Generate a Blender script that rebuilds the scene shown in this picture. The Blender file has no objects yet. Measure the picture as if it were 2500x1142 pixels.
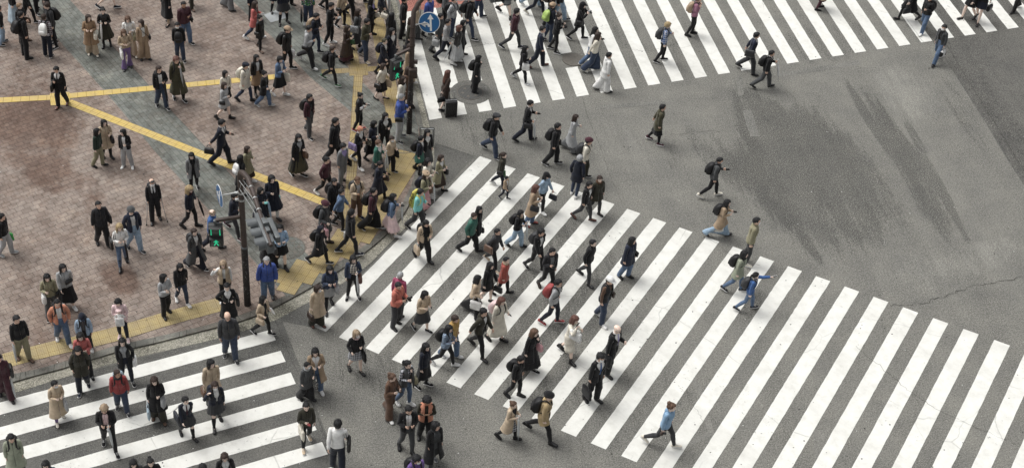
import bpy, bmesh, math, random
import numpy as np
from mathutils import Vector, Matrix, Quaternion
R = math.radians
C = bpy.context.scene.collection
scene = bpy.context.scene
# ---------------------------------------------------------------- camera, sky, sun, exposure
H = 31.0; FPX = 3666.03; PIT = R(41.1768); CX = 837.57; CY = 571.0
cam = bpy.data.cameras.new('camera'); camo = bpy.data.objects.new('camera', cam); C.objects.link(camo)
camo.location = (0, 0, H); camo.rotation_euler = (R(90) - PIT, 0, 0)
cam.sensor_fit = 'HORIZONTAL'; cam.sensor_width = 36; cam.lens = FPX / 2500 * 36
cam.shift_x = (1250 - CX) / 2500; cam.clip_end = 2000; cam.clip_start = .5
scene.camera = camo
world = bpy.data.worlds.new("World"); scene.world = world; world.use_nodes = True
wn = world.node_tree.nodes; wl = world.node_tree.links
sky = wn.new('ShaderNodeTexSky'); sky.sky_type = 'NISHITA'; sky.sun_disc = False
SUN_EL, SUN_AZ = 62, 150          # azimuth counter-clockwise from +X, where the light comes from
sky.sun_elevation = R(SUN_EL); sky.sun_rotation = R(90 - SUN_AZ)
sky.air_density = 1.0; sky.dust_density = 6.0; sky.ozone_density = .6
hs = wn.new('ShaderNodeHueSaturation'); hs.inputs['Saturation'].default_value = .09   # an overcast sky is nearly grey
wl.new(sky.outputs[0], hs.inputs['Color']); wl.new(hs.outputs[0], wn['Background'].inputs[0])
wn['Background'].inputs[1].default_value = .135
sun = bpy.data.lights.new('sun', 'SUN'); sun.energy = 1.3; sun.angle = R(30); sun.color = (1, .966, .90)
suno = bpy.data.objects.new('sun', sun); C.objects.link(suno); suno.location = (0, 30, 60)
suno.rotation_euler = (R(90 - SUN_EL), 0, R(SUN_AZ + 90))
vs = scene.view_settings; vs.view_transform = 'Standard'; vs.look = 'None'; vs.gamma = 1; vs.use_curve_mapping = False
vs.exposure = 0.10

# ---------------------------------------------------------------- ground positions
_cp, _sp = math.cos(PIT), math.sin(PIT)
def at(u, v, z=0.0):
    x = (u - CX) / FPX; y = -(v - CY) / FPX
    dy = _cp + y * _sp; dz = -_sp + y * _cp
    t = (H - z) / -dz
    return Vector((x * t, dy * t, z))
def pix(p):
    zc = p[1] * _cp - (p[2] - H) * _sp
    return CX + FPX * p[0] / zc, CY - FPX * (p[1] * _sp + (p[2] - H) * _cp) / zc

# ---------------------------------------------------------------- materials
def srgb(c):
    if isinstance(c, str): c = tuple(int(c[i:i+2], 16) / 255 for i in (0, 2, 4))
    return tuple(x / 12.92 if x <= .04045 else ((x + .055) / 1.055) ** 2.4 for x in c)
class NT:
    def __init__(s, name):
        s.m = bpy.data.materials.new(name); s.m.use_nodes = True; s.n = s.m.node_tree.nodes; s.l = s.m.node_tree.links
        s.b = s.n['Principled BSDF']; s.co = None
    def obj(s):
        if not s.co: s.co = s.n.new('ShaderNodeTexCoord')
        return s.co.outputs['Object']
    def map(s, rz=0, sc=(1, 1, 1), loc=(0, 0, 0), src=None):
        m = s.n.new('ShaderNodeMapping'); m.inputs['Rotation'].default_value = (0, 0, rz); m.inputs['Scale'].default_value = sc; m.inputs['Location'].default_value = loc
        s.l.new(src or s.obj(), m.inputs[0]); return m.outputs[0]
    def noise(s, scale, detail=3, rough=.5, vec=None, dist=0):
        t = s.n.new('ShaderNodeTexNoise'); t.inputs['Scale'].default_value = scale; t.inputs['Detail'].default_value = detail; t.inputs['Roughness'].default_value = rough
        t.inputs['Distortion'].default_value = dist
        s.l.new(vec or s.obj(), t.inputs['Vector']); return t.outputs[0]
    def voro(s, scale, feat='F1', out=0, vec=None):
        t = s.n.new('ShaderNodeTexVoronoi'); t.feature = feat; t.inputs['Scale'].default_value = scale
        s.l.new(vec or s.obj(), t.inputs['Vector']); return t.outputs[out]
    def ramp(s, fac, stops, interp='LINEAR'):
        r = s.n.new('ShaderNodeValToRGB'); r.color_ramp.interpolation = interp
        e = r.color_ramp.elements
        while len(e) < len(stops): e.new(.5)
        for q, (p, c) in zip(e, stops):
            q.position = p; q.color = (*((c,) * 3 if isinstance(c, (int, float)) else c), 1)
        s.l.new(fac, r.inputs[0]); return r.outputs[0]
    def mix(s, fac, a, b, mode='MIX'):
        m = s.n.new('ShaderNodeMix'); m.data_type = 'RGBA'; m.blend_type = mode
        for i, x in ((0, fac), (6, a), (7, b)):
            if isinstance(x, (int, float)): m.inputs[i].default_value = x if i == 0 else (x, x, x, 1)
            elif isinstance(x, tuple): m.inputs[i].default_value = (*x, 1)
            else: s.l.new(x, m.inputs[i])
        return m.outputs[2]
    def math(s, op, a, b=0):
        m = s.n.new('ShaderNodeMath'); m.operation = op
        for i, x in ((0, a), (1, b)):
            if isinstance(x, (int, float)): m.inputs[i].default_value = x
            else: s.l.new(x, m.inputs[i])
        return m.outputs[0]
    def done(s, col=None, rough=.8, bump=None, bstr=.3, bdist=.01, spec=.3, metal=0):
        if col is not None:
            if isinstance(col, tuple): s.b.inputs['Base Color'].default_value = (*col, 1)
            else: s.l.new(col, s.b.inputs['Base Color'])
        if isinstance(rough, (int, float)): s.b.inputs['Roughness'].default_value = rough
        else: s.l.new(rough, s.b.inputs['Roughness'])
        s.b.inputs['Specular IOR Level'].default_value = spec; s.b.inputs['Metallic'].default_value = metal
        if bump is not None:
            b = s.n.new('ShaderNodeBump'); b.inputs['Strength'].default_value = bstr; b.inputs['Distance'].default_value = bdist
            s.l.new(bump, b.inputs['Height']); s.l.new(b.outputs[0], s.b.inputs['Normal'])
        return s.m

def blob_mask(t, blobs):
    """soft sum of ellipses lying on the ground: (u1, v1, u2, v2, half width m, strength) along the segment between two ground points"""
    acc = None
    for u1, v1, u2, v2, w, k in blobs:
        a, b = at(u1, v1), at(u2, v2); c = (a + b) / 2; L = max(.3, (b - a).length / 2); ang = math.atan2(b.y - a.y, b.x - a.x)
        sub = t.n.new('ShaderNodeVectorMath'); sub.operation = 'SUBTRACT'; t.l.new(t.obj(), sub.inputs[0]); sub.inputs[1].default_value = (c.x, c.y, 0)
        m = t.map(rz=-ang, src=sub.outputs[0]); sc = t.n.new('ShaderNodeVectorMath'); sc.operation = 'MULTIPLY'; t.l.new(m, sc.inputs[0]); sc.inputs[1].default_value = (1 / (L * 1.35), 1 / (w * 1.5), 0)
        ln = t.n.new('ShaderNodeVectorMath'); ln.operation = 'LENGTH'; t.l.new(sc.outputs[0], ln.inputs[0])
        f = t.ramp(ln.outputs['Value'], [(0, 1), (.45, .85), (1, 0)], 'EASE'); f = t.math('MULTIPLY', f, k); acc = f if acc is None else t.math('ADD', acc, f)
    return acc
def asphalt(name, dark, light, worn=.5, speck=1.0, seed=0, streak=True, blobs=None):
    t = NT(name); L = (seed * 7.3, seed * 3.1, 0)
    v = t.map(loc=L)
    fine = t.noise(30, 3, .8, v); grain = t.voro(60, 'F1', 0, v)
    # aggregate shows through where the binder is worn
    agg = t.ramp(fine, [(.34, .25), (.46, .72), (.55, 1.1), (.68, 2.9)])
    a_, b_ = at(2110, 220), at(2330, 600); sv = t.map(sc=(.13, 1.0, 1), src=t.map(rz=-math.atan2(b_.y - a_.y, b_.x - a_.x), loc=L)) if streak else v
    big = t.noise(.50, 6, .66, sv, .25); mid = t.noise(5.5, 7, .85, v, .2)
    patch = t.mix(.5, big, mid)
    pm = t.ramp(patch, [(.43, 0), (.54, 1)])
    if blobs:
        bm_ = blob_mask(t, blobs); rough_ = t.mix(.42, t.noise(2.6, 7, .85, sv, .2), t.noise(13, 5, .85, v))
        e = t.math('ADD', t.math('MULTIPLY', bm_, 1.0), t.math('MULTIPLY', t.math('SUBTRACT', rough_, .5), 4.2))
        dk = t.ramp(e, [(.30, 0), (.62, 1)]); lt = t.ramp(t.math('MULTIPLY', e, -1), [(.20, 0), (.55, 1)])
        pm = t.mix(.72, pm, t.math('SUBTRACT', 1, dk))
        light = t.mix(lt, light, tuple(x * 1.22 for x in light))
    base = t.mix(pm, dark, light)
    coarse = t.ramp(t.noise(15, 5, .9, v), [(.36, .76), (.5, 1), (.64, 1.28)])
    base = t.mix(1, base, coarse, 'MULTIPLY')
    spk = t.mix(pm, agg, t.ramp(fine, [(.32, .58), (.5, 1), (.70, 1.5)]))
    c = t.mix(speck, base, t.mix(1, base, spk, 'MULTIPLY'))
    tint = t.ramp(t.noise(.9, 4, .6, v), [(.3, (.86, .86, .86)), (.7, (1.12, 1.11, 1.08))])
    c = t.mix(1, c, tint, 'MULTIPLY')
    # pale chips and gum
    c = t.mix(t.ramp(t.voro(17, 'F1', 0, v), [(.035, 1), (.05, 0)]), c, (.30, .30, .28))
    return t.done(c, .88, grain, .35, .006, .25)

def paint(name):
    t = NT(name); v = t.obj()
    n = t.noise(3.2, 6, .65, v); c = t.ramp(n, [(.25, (.60, .598, .56)), (.5, (.71, .71, .675)), (.75, (.765, .767, .735))])
    f = t.noise(45, 3, .7, v)
    c = t.mix(t.ramp(f, [(.28, .55), (.4, 0)]), c, (.5, .5, .48))
    # hairline cracks and scuffs through the paint
    dv = t.n.new('ShaderNodeMix'); dv.data_type = 'VECTOR'; dv.inputs[0].default_value = .25
    t.l.new(v, dv.inputs[4]); nn = t.n.new('ShaderNodeTexNoise'); nn.inputs['Scale'].default_value = 1.4; nn.inputs['Detail'].default_value = 5; t.l.new(v, nn.inputs['Vector']); t.l.new(nn.outputs['Color'], dv.inputs[5])
    e = t.voro(.42, 'DISTANCE_TO_EDGE', 0, dv.outputs[1]); cm = t.ramp(e, [(0, .65), (.006, 0)])
    cm2 = t.mix(1, cm, t.ramp(t.noise(.35, 2, .5, v), [(.5, 0), (.6, 1)]), 'MULTIPLY')
    c = t.mix(cm2, c, (.33, .33, .31))
    ty = t.ramp(t.noise(.8, 5, .7, t.map(sc=(.12, 1, 1), src=t.map(rz=R(50)))), [(.50, 0), (.68, .30)])
    c = t.mix(ty, c, (.42, .41, .38))
    # worn flakes
    w = t.mix(1, t.ramp(t.noise(7, 6, .75, v), [(.60, 0), (.66, 1)]), t.ramp(t.noise(.5, 2, .5, v), [(.52, 0), (.66, 1)]), 'MULTIPLY')
    c = t.mix(w, c, (.2, .2, .19))
    return t.done(c, .7, f, .2, .004, .3)

def brick(name, c1, c2, mortar, ang, bw=.32, rh=.21, stains=True, off=.5, mscale=.008, stain_col=(.12, .075, .06), blobs=None):
    t = NT(name); v = t.map(rz=ang)
    wob = t.n.new('ShaderNodeMix'); wob.data_type = 'VECTOR'; wob.inputs[0].default_value = .012
    nn = t.n.new('ShaderNodeTexNoise'); nn.inputs['Scale'].default_value = 3; t.l.new(v, nn.inputs['Vector']); t.l.new(v, wob.inputs[4]); t.l.new(nn.outputs['Color'], wob.inputs[5])
    b = t.n.new('ShaderNodeTexBrick'); t.l.new(wob.outputs[1], b.inputs['Vector'])
    b.offset = off; b.inputs['Scale'].default_value = 1; b.inputs['Brick Width'].default_value = bw; b.inputs['Row Height'].default_value = rh
    b.inputs['Mortar Size'].default_value = mscale; b.inputs['Mortar Smooth'].default_value = .3; b.inputs['Bias'].default_value = 0
    b.inputs['Color1'].default_value = (*c1, 1); b.inputs['Color2'].default_value = (*c2, 1); b.inputs['Mortar'].default_value = (*mortar, 1)
    c = b.outputs[0]
    g = t.ramp(t.noise(2.2, 6, .62), [(.3, (.72, .72, .72)), (.5, (1, 1, 1)), (.72, (1.22, 1.2, 1.17))])
    c = t.mix(1, c, g, 'MULTIPLY')
    g2 = t.ramp(t.noise(24, 4, .7), [(.3, .78), (.7, 1.2)])
    c = t.mix(1, c, g2, 'MULTIPLY')
    if stains:
        s1 = t.ramp(t.mix(.5, t.noise(.42, 4, .6), t.noise(5, 5, .7)), [(.47, 0), (.56, .62)])
        c = t.mix(s1, c, t.mix(1, c, (.60, .53, .50), 'MULTIPLY'))
        s2 = t.ramp(t.mix(.35, t.noise(.8, 3, .5, t.map(loc=(5, 3, 0))), t.noise(6, 5, .7)), [(.56, 0), (.64, .5)])
        c = t.mix(s2, c, t.mix(1, c, (1.3, 1.27, 1.2), 'MULTIPLY'))
    if blobs:
        e = t.math('ADD', blob_mask(t, blobs), t.math('MULTIPLY', t.math('SUBTRACT', t.mix(.45, t.noise(1.3, 5, .7), t.noise(6, 5, .7)), .5), 2.4)); w_ = t.ramp(e, [(.28, 0), (.75, .9)])
        c = t.mix(w_, c, t.mix(1, c, (.56, .46, .42), 'MULTIPLY'))
    c = t.mix(t.ramp(t.voro(3.3, 'F1', 0), [(.045, .8), (.06, 0)]), c, (.07, .06, .055))
    return t.done(c, .82, b.outputs[1], -.5, .006, .3)

def tactile(name, ang, bars, base=(.62, .47, .15), worn=(.54, .42, .19)):
    t = NT(name); v = t.map(rz=ang)
    sx = t.n.new('ShaderNodeSeparateXYZ'); t.l.new(v, sx.inputs[0])
    def tri(o, per):   # 0 at the cell edge, 1 in the middle
        a = t.math('FRACT', t.math('DIVIDE', o, per)); return t.math('SUBTRACT', 1, t.math('MULTIPLY', t.math('ABSOLUTE', t.math('SUBTRACT', a, .5)), 2))
    X, Y = sx.outputs[0], sx.outputs[1]
    if bars: h = t.math('GREATER_THAN', tri(Y, .075), .5); h = t.math('MULTIPLY', h, t.math('GREATER_THAN', tri(X, .30), .09))
    else: h = t.math('GREATER_THAN', t.math('MULTIPLY', tri(X, .06), tri(Y, .06)), .32)
    joint = t.math('MAXIMUM', t.math('LESS_THAN', tri(X, .30), .045), t.math('LESS_THAN', tri(Y, .30), .045))
    n = t.noise(3, 5, .6)
    c = t.mix(t.ramp(n, [(.35, 0), (.65, 1)]), base, worn)
    c = t.mix(h, t.mix(1, c, (.84, .81, .76), 'MULTIPLY'), t.mix(1, c, (1.05, 1.05, 1.05), 'MULTIPLY'))
    c = t.mix(joint, c, t.mix(1, c, (.62, .56, .50), 'MULTIPLY'))
    c = t.mix(t.ramp(t.noise(17, 5, .75), [(.6, 0), (.68, .6)]), c, (.17, .12, .06))
    return t.done(c, .75, h, .6, .005, .3)

def plain(name, col, rough=.5, metal=0, spec=.4, var=.12, scale=9, emit=0):
    t = NT(name)
    if emit:
        t.b.inputs['Emission Color'].default_value = (*col, 1); t.b.inputs['Emission Strength'].default_value = emit
        return t.done(col, rough, None)
    n = t.noise(scale, 5, .65)
    c = t.mix(1, col, t.ramp(n, [(.3, 1 - var), (.7, 1 + var)]), 'MULTIPLY')
    return t.done(c, rough, n, .08, .004, spec, metal)

# ---------------------------------------------------------------- object helpers
def tag(o, label=None, cat=None, group=None, kind=None):
    if label: o['label'] = label
    if cat: o['category'] = cat
    if group: o['group'] = group
    if kind: o['kind'] = kind
    return o
def mesh_obj(name, verts, faces, mats, parent=None, midx=None, smooth=False):
    me = bpy.data.meshes.new(name)
    me.from_pydata([tuple(v) for v in verts], [], faces)
    for m in (mats if isinstance(mats, (list, tuple)) else [mats]): me.materials.append(m)
    if midx is not None: me.polygons.foreach_set('material_index', midx)
    if smooth: me.polygons.foreach_set('use_smooth', [True] * len(me.polygons))
    me.update()
    o = bpy.data.objects.new(name, me); C.objects.link(o)
    if parent: o.parent = parent
    return o
class MB:
    def __init__(s): s.v = []; s.f = []; s.mi = []
    def add(s, v, f, mi=0):
        n = len(s.v); s.v += [Vector(p) for p in v]; s.f += [[i + n for i in q] for q in f]; s.mi += [mi] * len(f)
    def box(s, c, size, rot=None, mi=0, bev=0):
        sx, sy, sz = (x / 2 for x in size); b = min(bev, sx * .9, sy * .9, sz * .9)
        bm = bmesh.new(); bmesh.ops.create_cube(bm, size=1)
        for q in bm.verts: q.co = Vector((q.co.x * 2 * sx, q.co.y * 2 * sy, q.co.z * 2 * sz))
        if b: bmesh.ops.bevel(bm, geom=bm.edges[:], offset=b, segments=2, affect='EDGES', profile=.6)
        bm.verts.index_update()
        M = (rot or Matrix.Identity(3))
        s.add([M @ q.co + Vector(c) for q in bm.verts], [[q.index for q in f.verts] for f in bm.faces], mi); bm.free()
    def tube(s, pts, rad, n=12, mi=0, cap=True, squash=1):
        pts = [Vector(p) for p in pts]; rr = rad if isinstance(rad, (list, tuple)) else [rad] * len(pts)
        up = None; V = []; F = []
        for i, p in enumerate(pts):
            t = (pts[min(i + 1, len(pts) - 1)] - pts[max(i - 1, 0)]).normalized()
            if up is None: up = Vector((0, 0, 1)) if abs(t.z) < .9 else Vector((1, 0, 0))
            a = t.cross(up).normalized(); b = a.cross(t).normalized(); up = b
            for k in range(n):
                w = 2 * math.pi * k / n; V.append(p + a * math.cos(w) * rr[i] + b * math.sin(w) * rr[i] * squash)
        for i in range(len(pts) - 1):
            for k in range(n): F.append([i * n + k, i * n + (k + 1) % n, (i + 1) * n + (k + 1) % n, (i + 1) * n + k])
        if cap: F.append(list(range(n))[::-1]); F.append([(len(pts) - 1) * n + k for k in range(n)])
        s.add(V, F, mi)
    def build(s, name, mats, parent=None, smooth=True):
        o = mesh_obj(name, s.v, s.f, mats, parent, s.mi)
        if smooth:
            o.data.polygons.foreach_set('use_smooth', [True] * len(o.data.polygons))
            try: o.data.set_sharp_from_angle(angle=R(40))
            except Exception: pass
        return o
def empty(name, loc=(0, 0, 0), rz=0):
    o = bpy.data.objects.new(name, None); C.objects.link(o); o.location = loc; o.rotation_euler = (0, 0, rz); o.empty_display_size = .2; return o
def flat(name, pts, z, mat, kind='structure', parent=None):
    o = mesh_obj(name, [(p[0], p[1], z) for p in pts], [list(range(len(pts)))], mat, parent)
    if o.data.polygons[0].normal.z < 0: o.data.flip_normals()
    if kind: o['kind'] = kind
    return o

# ---------------------------------------------------------------- setting: road, markings, pavement
def P(L, z=0): return [at(u, v, z) for u, v in L]
def line_int(th, s, the, se):   # point where -sin.X+cos.Y = s meets the same for the end line
    M = np.array([[-math.sin(th), math.cos(th)], [-math.sin(the), math.cos(the)]])
    return np.linalg.solve(M, np.array([s, se]))
def sval(th, p): return -math.sin(th) * p[0] + math.cos(th) * p[1]
def smooth_line(L, n=6):
    out = []
    for i in range(len(L) - 1):
        p0, p1, p2, p3 = (np.array(L[max(0, min(len(L) - 1, i + d))], float) for d in (-1, 0, 1, 2))
        for k in range(n):
            t = k / n
            out.append(tuple(.5 * ((2 * p1) + (p2 - p0) * t + (2 * p0 - 5 * p1 + 4 * p2 - p3) * t * t + (3 * p1 - p0 - 3 * p2 + p3) * t ** 3)))
    out.append(tuple(L[-1])); return out

RB = [(1060, 760, 1500, 560, 2.6, .55), (1250, 960, 1500, 800, 1.6, .4), (1500, 1100, 1750, 900, 1.2, .3), (1350, 130, 1700, 60, 2.0, .35), (1900, 150, 2150, 60, 1.0, .4), (1800, 800, 1900, 700, .5, .4), (2060, 190, 2160, 360, .16, .9), (2150, 260, 2250, 480, .14, .8), (2190, 250, 2380, 620, .16, .7), (2240, 380, 2330, 520, .12, .8), (1880, 480, 1930, 560, .12, .9), (1950, 560, 2010, 650, .14, .7), (1790, 200, 1960, 420, .9, .75), (1850, 300, 2120, 620, 2.2, .85), (1930, 250, 2060, 420, 1.2, .6), (2110, 220, 2330, 600, .45, .8), (1690, 300, 1790, 450, .5, .45), (1610, 330, 1690, 480, .4, .35), (2290, 170, 2430, 400, .4, .35),
      (2200, 330, 2300, 480, .2, .5), (1080, 420, 1010, 520, .8, .35), (820, 850, 960, 930, 1.0, .5), (900, 1000, 1100, 960, .8, .4), (1130, 280, 1250, 350, .9, .45), (1200, 870, 1500, 1130, .8, .25),
      (2180, 160, 2250, 300, .9, -.6), (2350, 600, 2420, 660, 1.6, -.5), (1480, 300, 1560, 420, 1.2, -.3), (2130, 620, 2300, 700, 1.0, -.35), (1250, 300, 1400, 420, .8, -.2)]
M_asph = asphalt('asphalt', (.098, .097, .091), (.178, .176, .163), blobs=RB)
M_asph_dark = asphalt('asphalt_dark', (.082, .081, .077), (.120, .118, .111), seed=3)
M_asph_smooth = asphalt('asphalt_smooth', (.150, .150, .141), (.185, .183, .172), speck=.5, seed=5)
M_asph_mend = asphalt('asphalt_mend', (.10, .10, .096), (.125, .124, .117), speck=.5, seed=8, streak=False)
M_red = asphalt('red_asphalt', (.26, .11, .09), (.38, .17, .14), seed=9)
M_paint = paint('road_paint')
BD = at(695, 725) - at(251, 218); BANG = math.atan2(BD.y, BD.x)
M_brick = brick('pink_paving', (.236, .192, .166), (.286, .242, .212), (.100, .080, .069), -BANG + R(90), .29, .205, blobs=[(40, 250, 130, 420, 1.6, .8), (90, 400, 170, 470, .7, .8), (20, 120, 60, 330, 1.2, .45), (250, 640, 330, 720, .5, .95), (250, 540, 200, 420, .4, .5), (0, 700, 130, 640, .6, .4), (160, 820, 60, 860, .5, .5), (120, 190, 200, 240, .6, .4), (560, 280, 700, 340, .8, .2), (760, 470, 900, 430, .7, .3)])
M_grey_brick = brick('grey_paving', (.145, .155, .142), (.192, .202, .186), (.078, .082, .074), -BANG, .34, .17, stain_col=(.08, .08, .07))
M_kerb = brick('kerb_stone', (.15, .15, .135), (.20, .20, .18), (.05, .05, .045), 0, .9, 9, True)
M_gutter = asphalt('gutter_concrete', (.19, .185, .15), (.30, .29, .25), seed=12, streak=False, speck=.9)

road = flat('road', [(-300, -60), (300, -60), (300, 500), (-300, 500)], 0, M_asph)
# the darker lane beyond the long seam on the right, smoother lane left of it
flat('road_patch', P([(2268, 88), (2330, 180), (2400, 290), (2460, 390), (2620, 640), (2900, 500), (2900, -40), (2200, -40)], .004), .004, M_asph_dark)
flat('road_patch', P([(1063, 349), (1160, 381), (760, 798), (672, 781), (753, 738), (905, 642), (994, 549), (1050, 460)], .004), .004, M_asph_mend)
flat('road_patch', P([(672, 782), (690, 785), (735, 900), (775, 1000), (830, 1150), (-60, 1300), (-80, 990), (170, 918), (420, 853)], .004), .004, M_asph_mend)
# lane-dash scars: paint ground off the road
for L in ([(1797, 186), (1812, 183), (1816, 232), (1802, 237)], [(1812, 270), (1834, 269), (1855, 333), (1832, 334)], [(1985, 1050), (2025, 1047), (2040, 1120), (1990, 1125)]):
    flat('ground_off_marking', P(L, .006), .006, M_asph_smooth)
for L in ([(1450, 258), (1640, 244), (1642, 252), (1456, 268)], [(1895, 178), (2095, 148), (2100, 158), (1900, 189)], [(1655, 850), (1668, 848), (1715, 955), (1742, 1048), (1728, 1052), (1702, 962)], [(1728, 1052), (1742, 1048), (1745, 1058), (1560, 1150), (1535, 1150)]):
    flat('road_patch', P(L, .0055), .0055, M_asph_smooth)

# zebra bars: direction, offset, spacing and width read off the photograph
ZA = (1.684568, -.246547, -.028667, .506469); ZB = (-2.165717, -.589861, .028332, .50132); ZC = (-2.774446, -.963549, .029426, .504451)
EA = (.252706, 1.268019); EB1 = (-.539981, 1.16483); EB2 = (-.53293, .856008); EC = (-1.227961, .274387)
PZ = .009
def bars(name, Z, ks, e0, e1, gaps={}):
    mb = MB(); th, s0, p, w = Z
    for k in ks:
        ends = [e0(k)] + sorted(gaps.get(k, []), key=lambda e: 0) + [e1(k)]
        for a, b in zip(ends[::2], ends[1::2]):
            q = []
            for e, ww in ((a, 0), (a, w), (b, w), (b, 0)):
                x, y = line_int(th, (s0 + (k + ww) * p) * H, *e); q.append((x, y))
            # slightly ragged edges: subdivide the long sides and jitter by millimetres
            rnd = random.Random(k * 7 + hash(name) % 97 if 0 else k * 7 + len(name)); n = 60; left = []; right = []
            for i in range(n + 1):
                t = i / n; j = lambda: rnd.uniform(-.005, .005)
                l = Vector(q[0]) * (1 - t) + Vector(q[3]) * t; r_ = Vector(q[1]) * (1 - t) + Vector(q[2]) * t
                left.append((l.x + j(), l.y + j(), PZ)); right.append((r_.x + j(), r_.y + j(), PZ))
            V = left + right; F = [[i, i + 1, n + 2 + i, n + 1 + i] for i in range(n)]
            mb.add(V, F)
    o = mb.build(name, M_paint, smooth=False)
    o.data.update()
    if sum(f.normal.z for f in o.data.polygons) < 0: o.data.flip_normals()
    return tag(o, kind='structure')
eA = (EA[0], EA[1] * H); eB1 = (EB1[0], EB1[1] * H); eB2 = (EB2[0], EB2[1] * H); eC = (EC[0], EC[1] * H)
def endA(u, v): return (EA[0], sval(EA[0], at(u, v)))
topA = endA(1111, 13)
farA = (EA[0], topA[1] + 2.6)
bars('crosswalk', ZA, range(0, 28), lambda k: eA, lambda k: topA if k < 4 else farA,
     {1: [endA(1110, 247), endA(1100, 215)], 2: [endA(1175, 243.5), endA(1162, 199)], 6: [endA(1396, 165), endA(1380, 131)]})
bars('crosswalk', ZB, range(0, 23), lambda k: eB2, lambda k: eB1)
farC = (EC[0], EC[1] * H - 14)
bars('crosswalk', ZC, range(0, 8), lambda k: eC, lambda k: farC)
# side line and red surface at the top of the frame
flat('road_marking', P([(957, -4), (961, -4), (976, 34), (972, 34)], .006), .006, M_paint)
flat('red_road_surface', P([(985, 29), (1054, 22), (1163, 4), (1230, -8), (1230, -80), (940, -80)], .004), .004, M_red)

# pavement outline (brick edge), kerb face, gutter edge
S = [(-160, 968), (-60, 938), (38, 911), (83, 902), (160, 881), (280, 844), (380, 822), (496, 795), (579, 771), (640, 748), (699, 720), (753, 692), (800, 657), (840, 632), (894, 596), (932, 563), (962, 528), (985, 492), (1004, 451), (1017, 410), (1024, 370), (1025, 340), (1021, 306), (1005, 233), (989, 170), (972, 100), (957, 50), (943, 0), (915, -90)]
K = [(-160, 988), (-60, 957), (40, 929), (85, 916), (160, 896), (280, 859), (380, 836), (496, 806), (590, 782), (656, 756), (714, 726), (764, 698), (812, 670), (861, 637), (911, 600), (950, 565), (980, 530), (1003, 492), (1020, 451), (1031, 410), (1037, 370), (1038, 340), (1033, 310), (1016, 233), (1001, 170), (984, 100), (968, 50), (953, 0), (925, -90)]
G = [(-160, 1015), (-60, 985), (49, 954), (110, 935), (170, 917), (300, 880), (420, 852), (510, 831), (581, 812), (672, 781), (733, 748), (790, 718), (850, 682), (905, 641), (938, 607), (980, 566), (1012, 530), (1035, 495), (1050, 456), (1058, 410), (1060, 370), (1058, 345), (1050, 314), (1030, 240), (1014, 178), (997, 106), (981, 55), (966, 0), (938, -90)]
S, K, G = (smooth_line(x, 4) for x in (S, K, G))
SZ = .075
Sp = P(S, SZ); Kp = P(K, SZ - .012); Gp = P(G, .008)
far = [(-40, 110, 0), (-60, 20, 0)]
flat('pavement', [*Sp, (-14, 90, 0), (-70, 90, 0), (-70, 20, 0), (-14, 20, 0)], SZ, M_brick)
def strip(name, A, za, B, zb, mat, extra=None):
    V = [(p[0], p[1], za) for p in A] + [(p[0], p[1], zb) for p in B]; n = len(A)
    F = [[i, i + 1, n + i + 1, n + i] for i in range(n - 1)]
    if extra is not None:
        V += [(p[0], p[1], extra) for p in B]; F += [[n + i, n + i + 1, 2 * n + i + 1, 2 * n + i] for i in range(n - 1)]
    o = mesh_obj(name, V, F, mat); o.data.update()
    if sum(f.normal.z for f in o.data.polygons) < 0: o.data.flip_normals()
    return tag(o, kind='structure')
# kerb stones with joints
kb = MB(); tot = 0
for i in range(0, len(Sp) - 2, 2):
    a, b, c, d = Sp[i], Sp[i + 2], Kp[i + 2], Kp[i]; g = .006
    e = (b - a).normalized() * g; e2 = (c - d).normalized() * g
    top = [(a + e), (b - e), (c - e2), (d + e2)]; cc = sum(top, Vector()) / 4
    V = [(p.x, p.y, SZ + (.003 if j < 2 else -.008)) for j, p in enumerate(top)] + [(p.x, p.y, -.02) for p in top]
    kb.add(V, [[0, 1, 2, 3], [2, 1, 5, 6], [3, 2, 6, 7], [0, 3, 7, 4], [1, 0, 4, 5]])
ko = kb.build('kerb', M_kerb, smooth=False); tag(ko, kind='structure')
_bm = bmesh.new(); _bm.from_mesh(ko.data); bmesh.ops.recalc_face_normals(_bm, faces=_bm.faces[:]); _bm.to_mesh(ko.data); _bm.free()
strip('gutter', [Vector((p.x, p.y, 0)) for p in Kp], .010, Gp, .010, M_gutter)

# grey paving bands laid through the pink paving
B1L = P([(40, -22), (156, 113), (251, 218), (298, 272), (380, 372), (519, 522), (640, 660), (700, 724)], SZ)
B1R = P([(150, -22), (202, 35), (358, 202), (418, 270), (458, 312), (545, 407), (700, 572), (794, 664)], SZ)
flat('grey_paving_band', [*B1L, at(735, 702, SZ), *B1R[::-1]], SZ + .004, M_grey_brick)
flat('grey_paving_band', P([(540, -25), (579, 14), (666, 92), (710, 139), (756, 188), (848, 265), (930, 345), (968, 388), (1000, 420), (1022, 400), (1024, 350), (1020, 306), (1008, 250), (985, 262), (940, 262), (905, 222), (842, 156), (738, 40), (680, -25)], SZ), SZ + .004, M_grey_brick)
M_plate = plain('access_plate', (.33, .35, .36), .6, 0, .4, .1, 4)
flat('access_cover', P([(644, 37), (681, 23), (705, 43), (661, 56)], SZ), SZ + .0065, M_plate, kind=None)
tag(bpy.data.objects['access_cover'], 'pale grey square cover plate set in the grey paving under a schoolgirl', 'cover plate')

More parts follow.
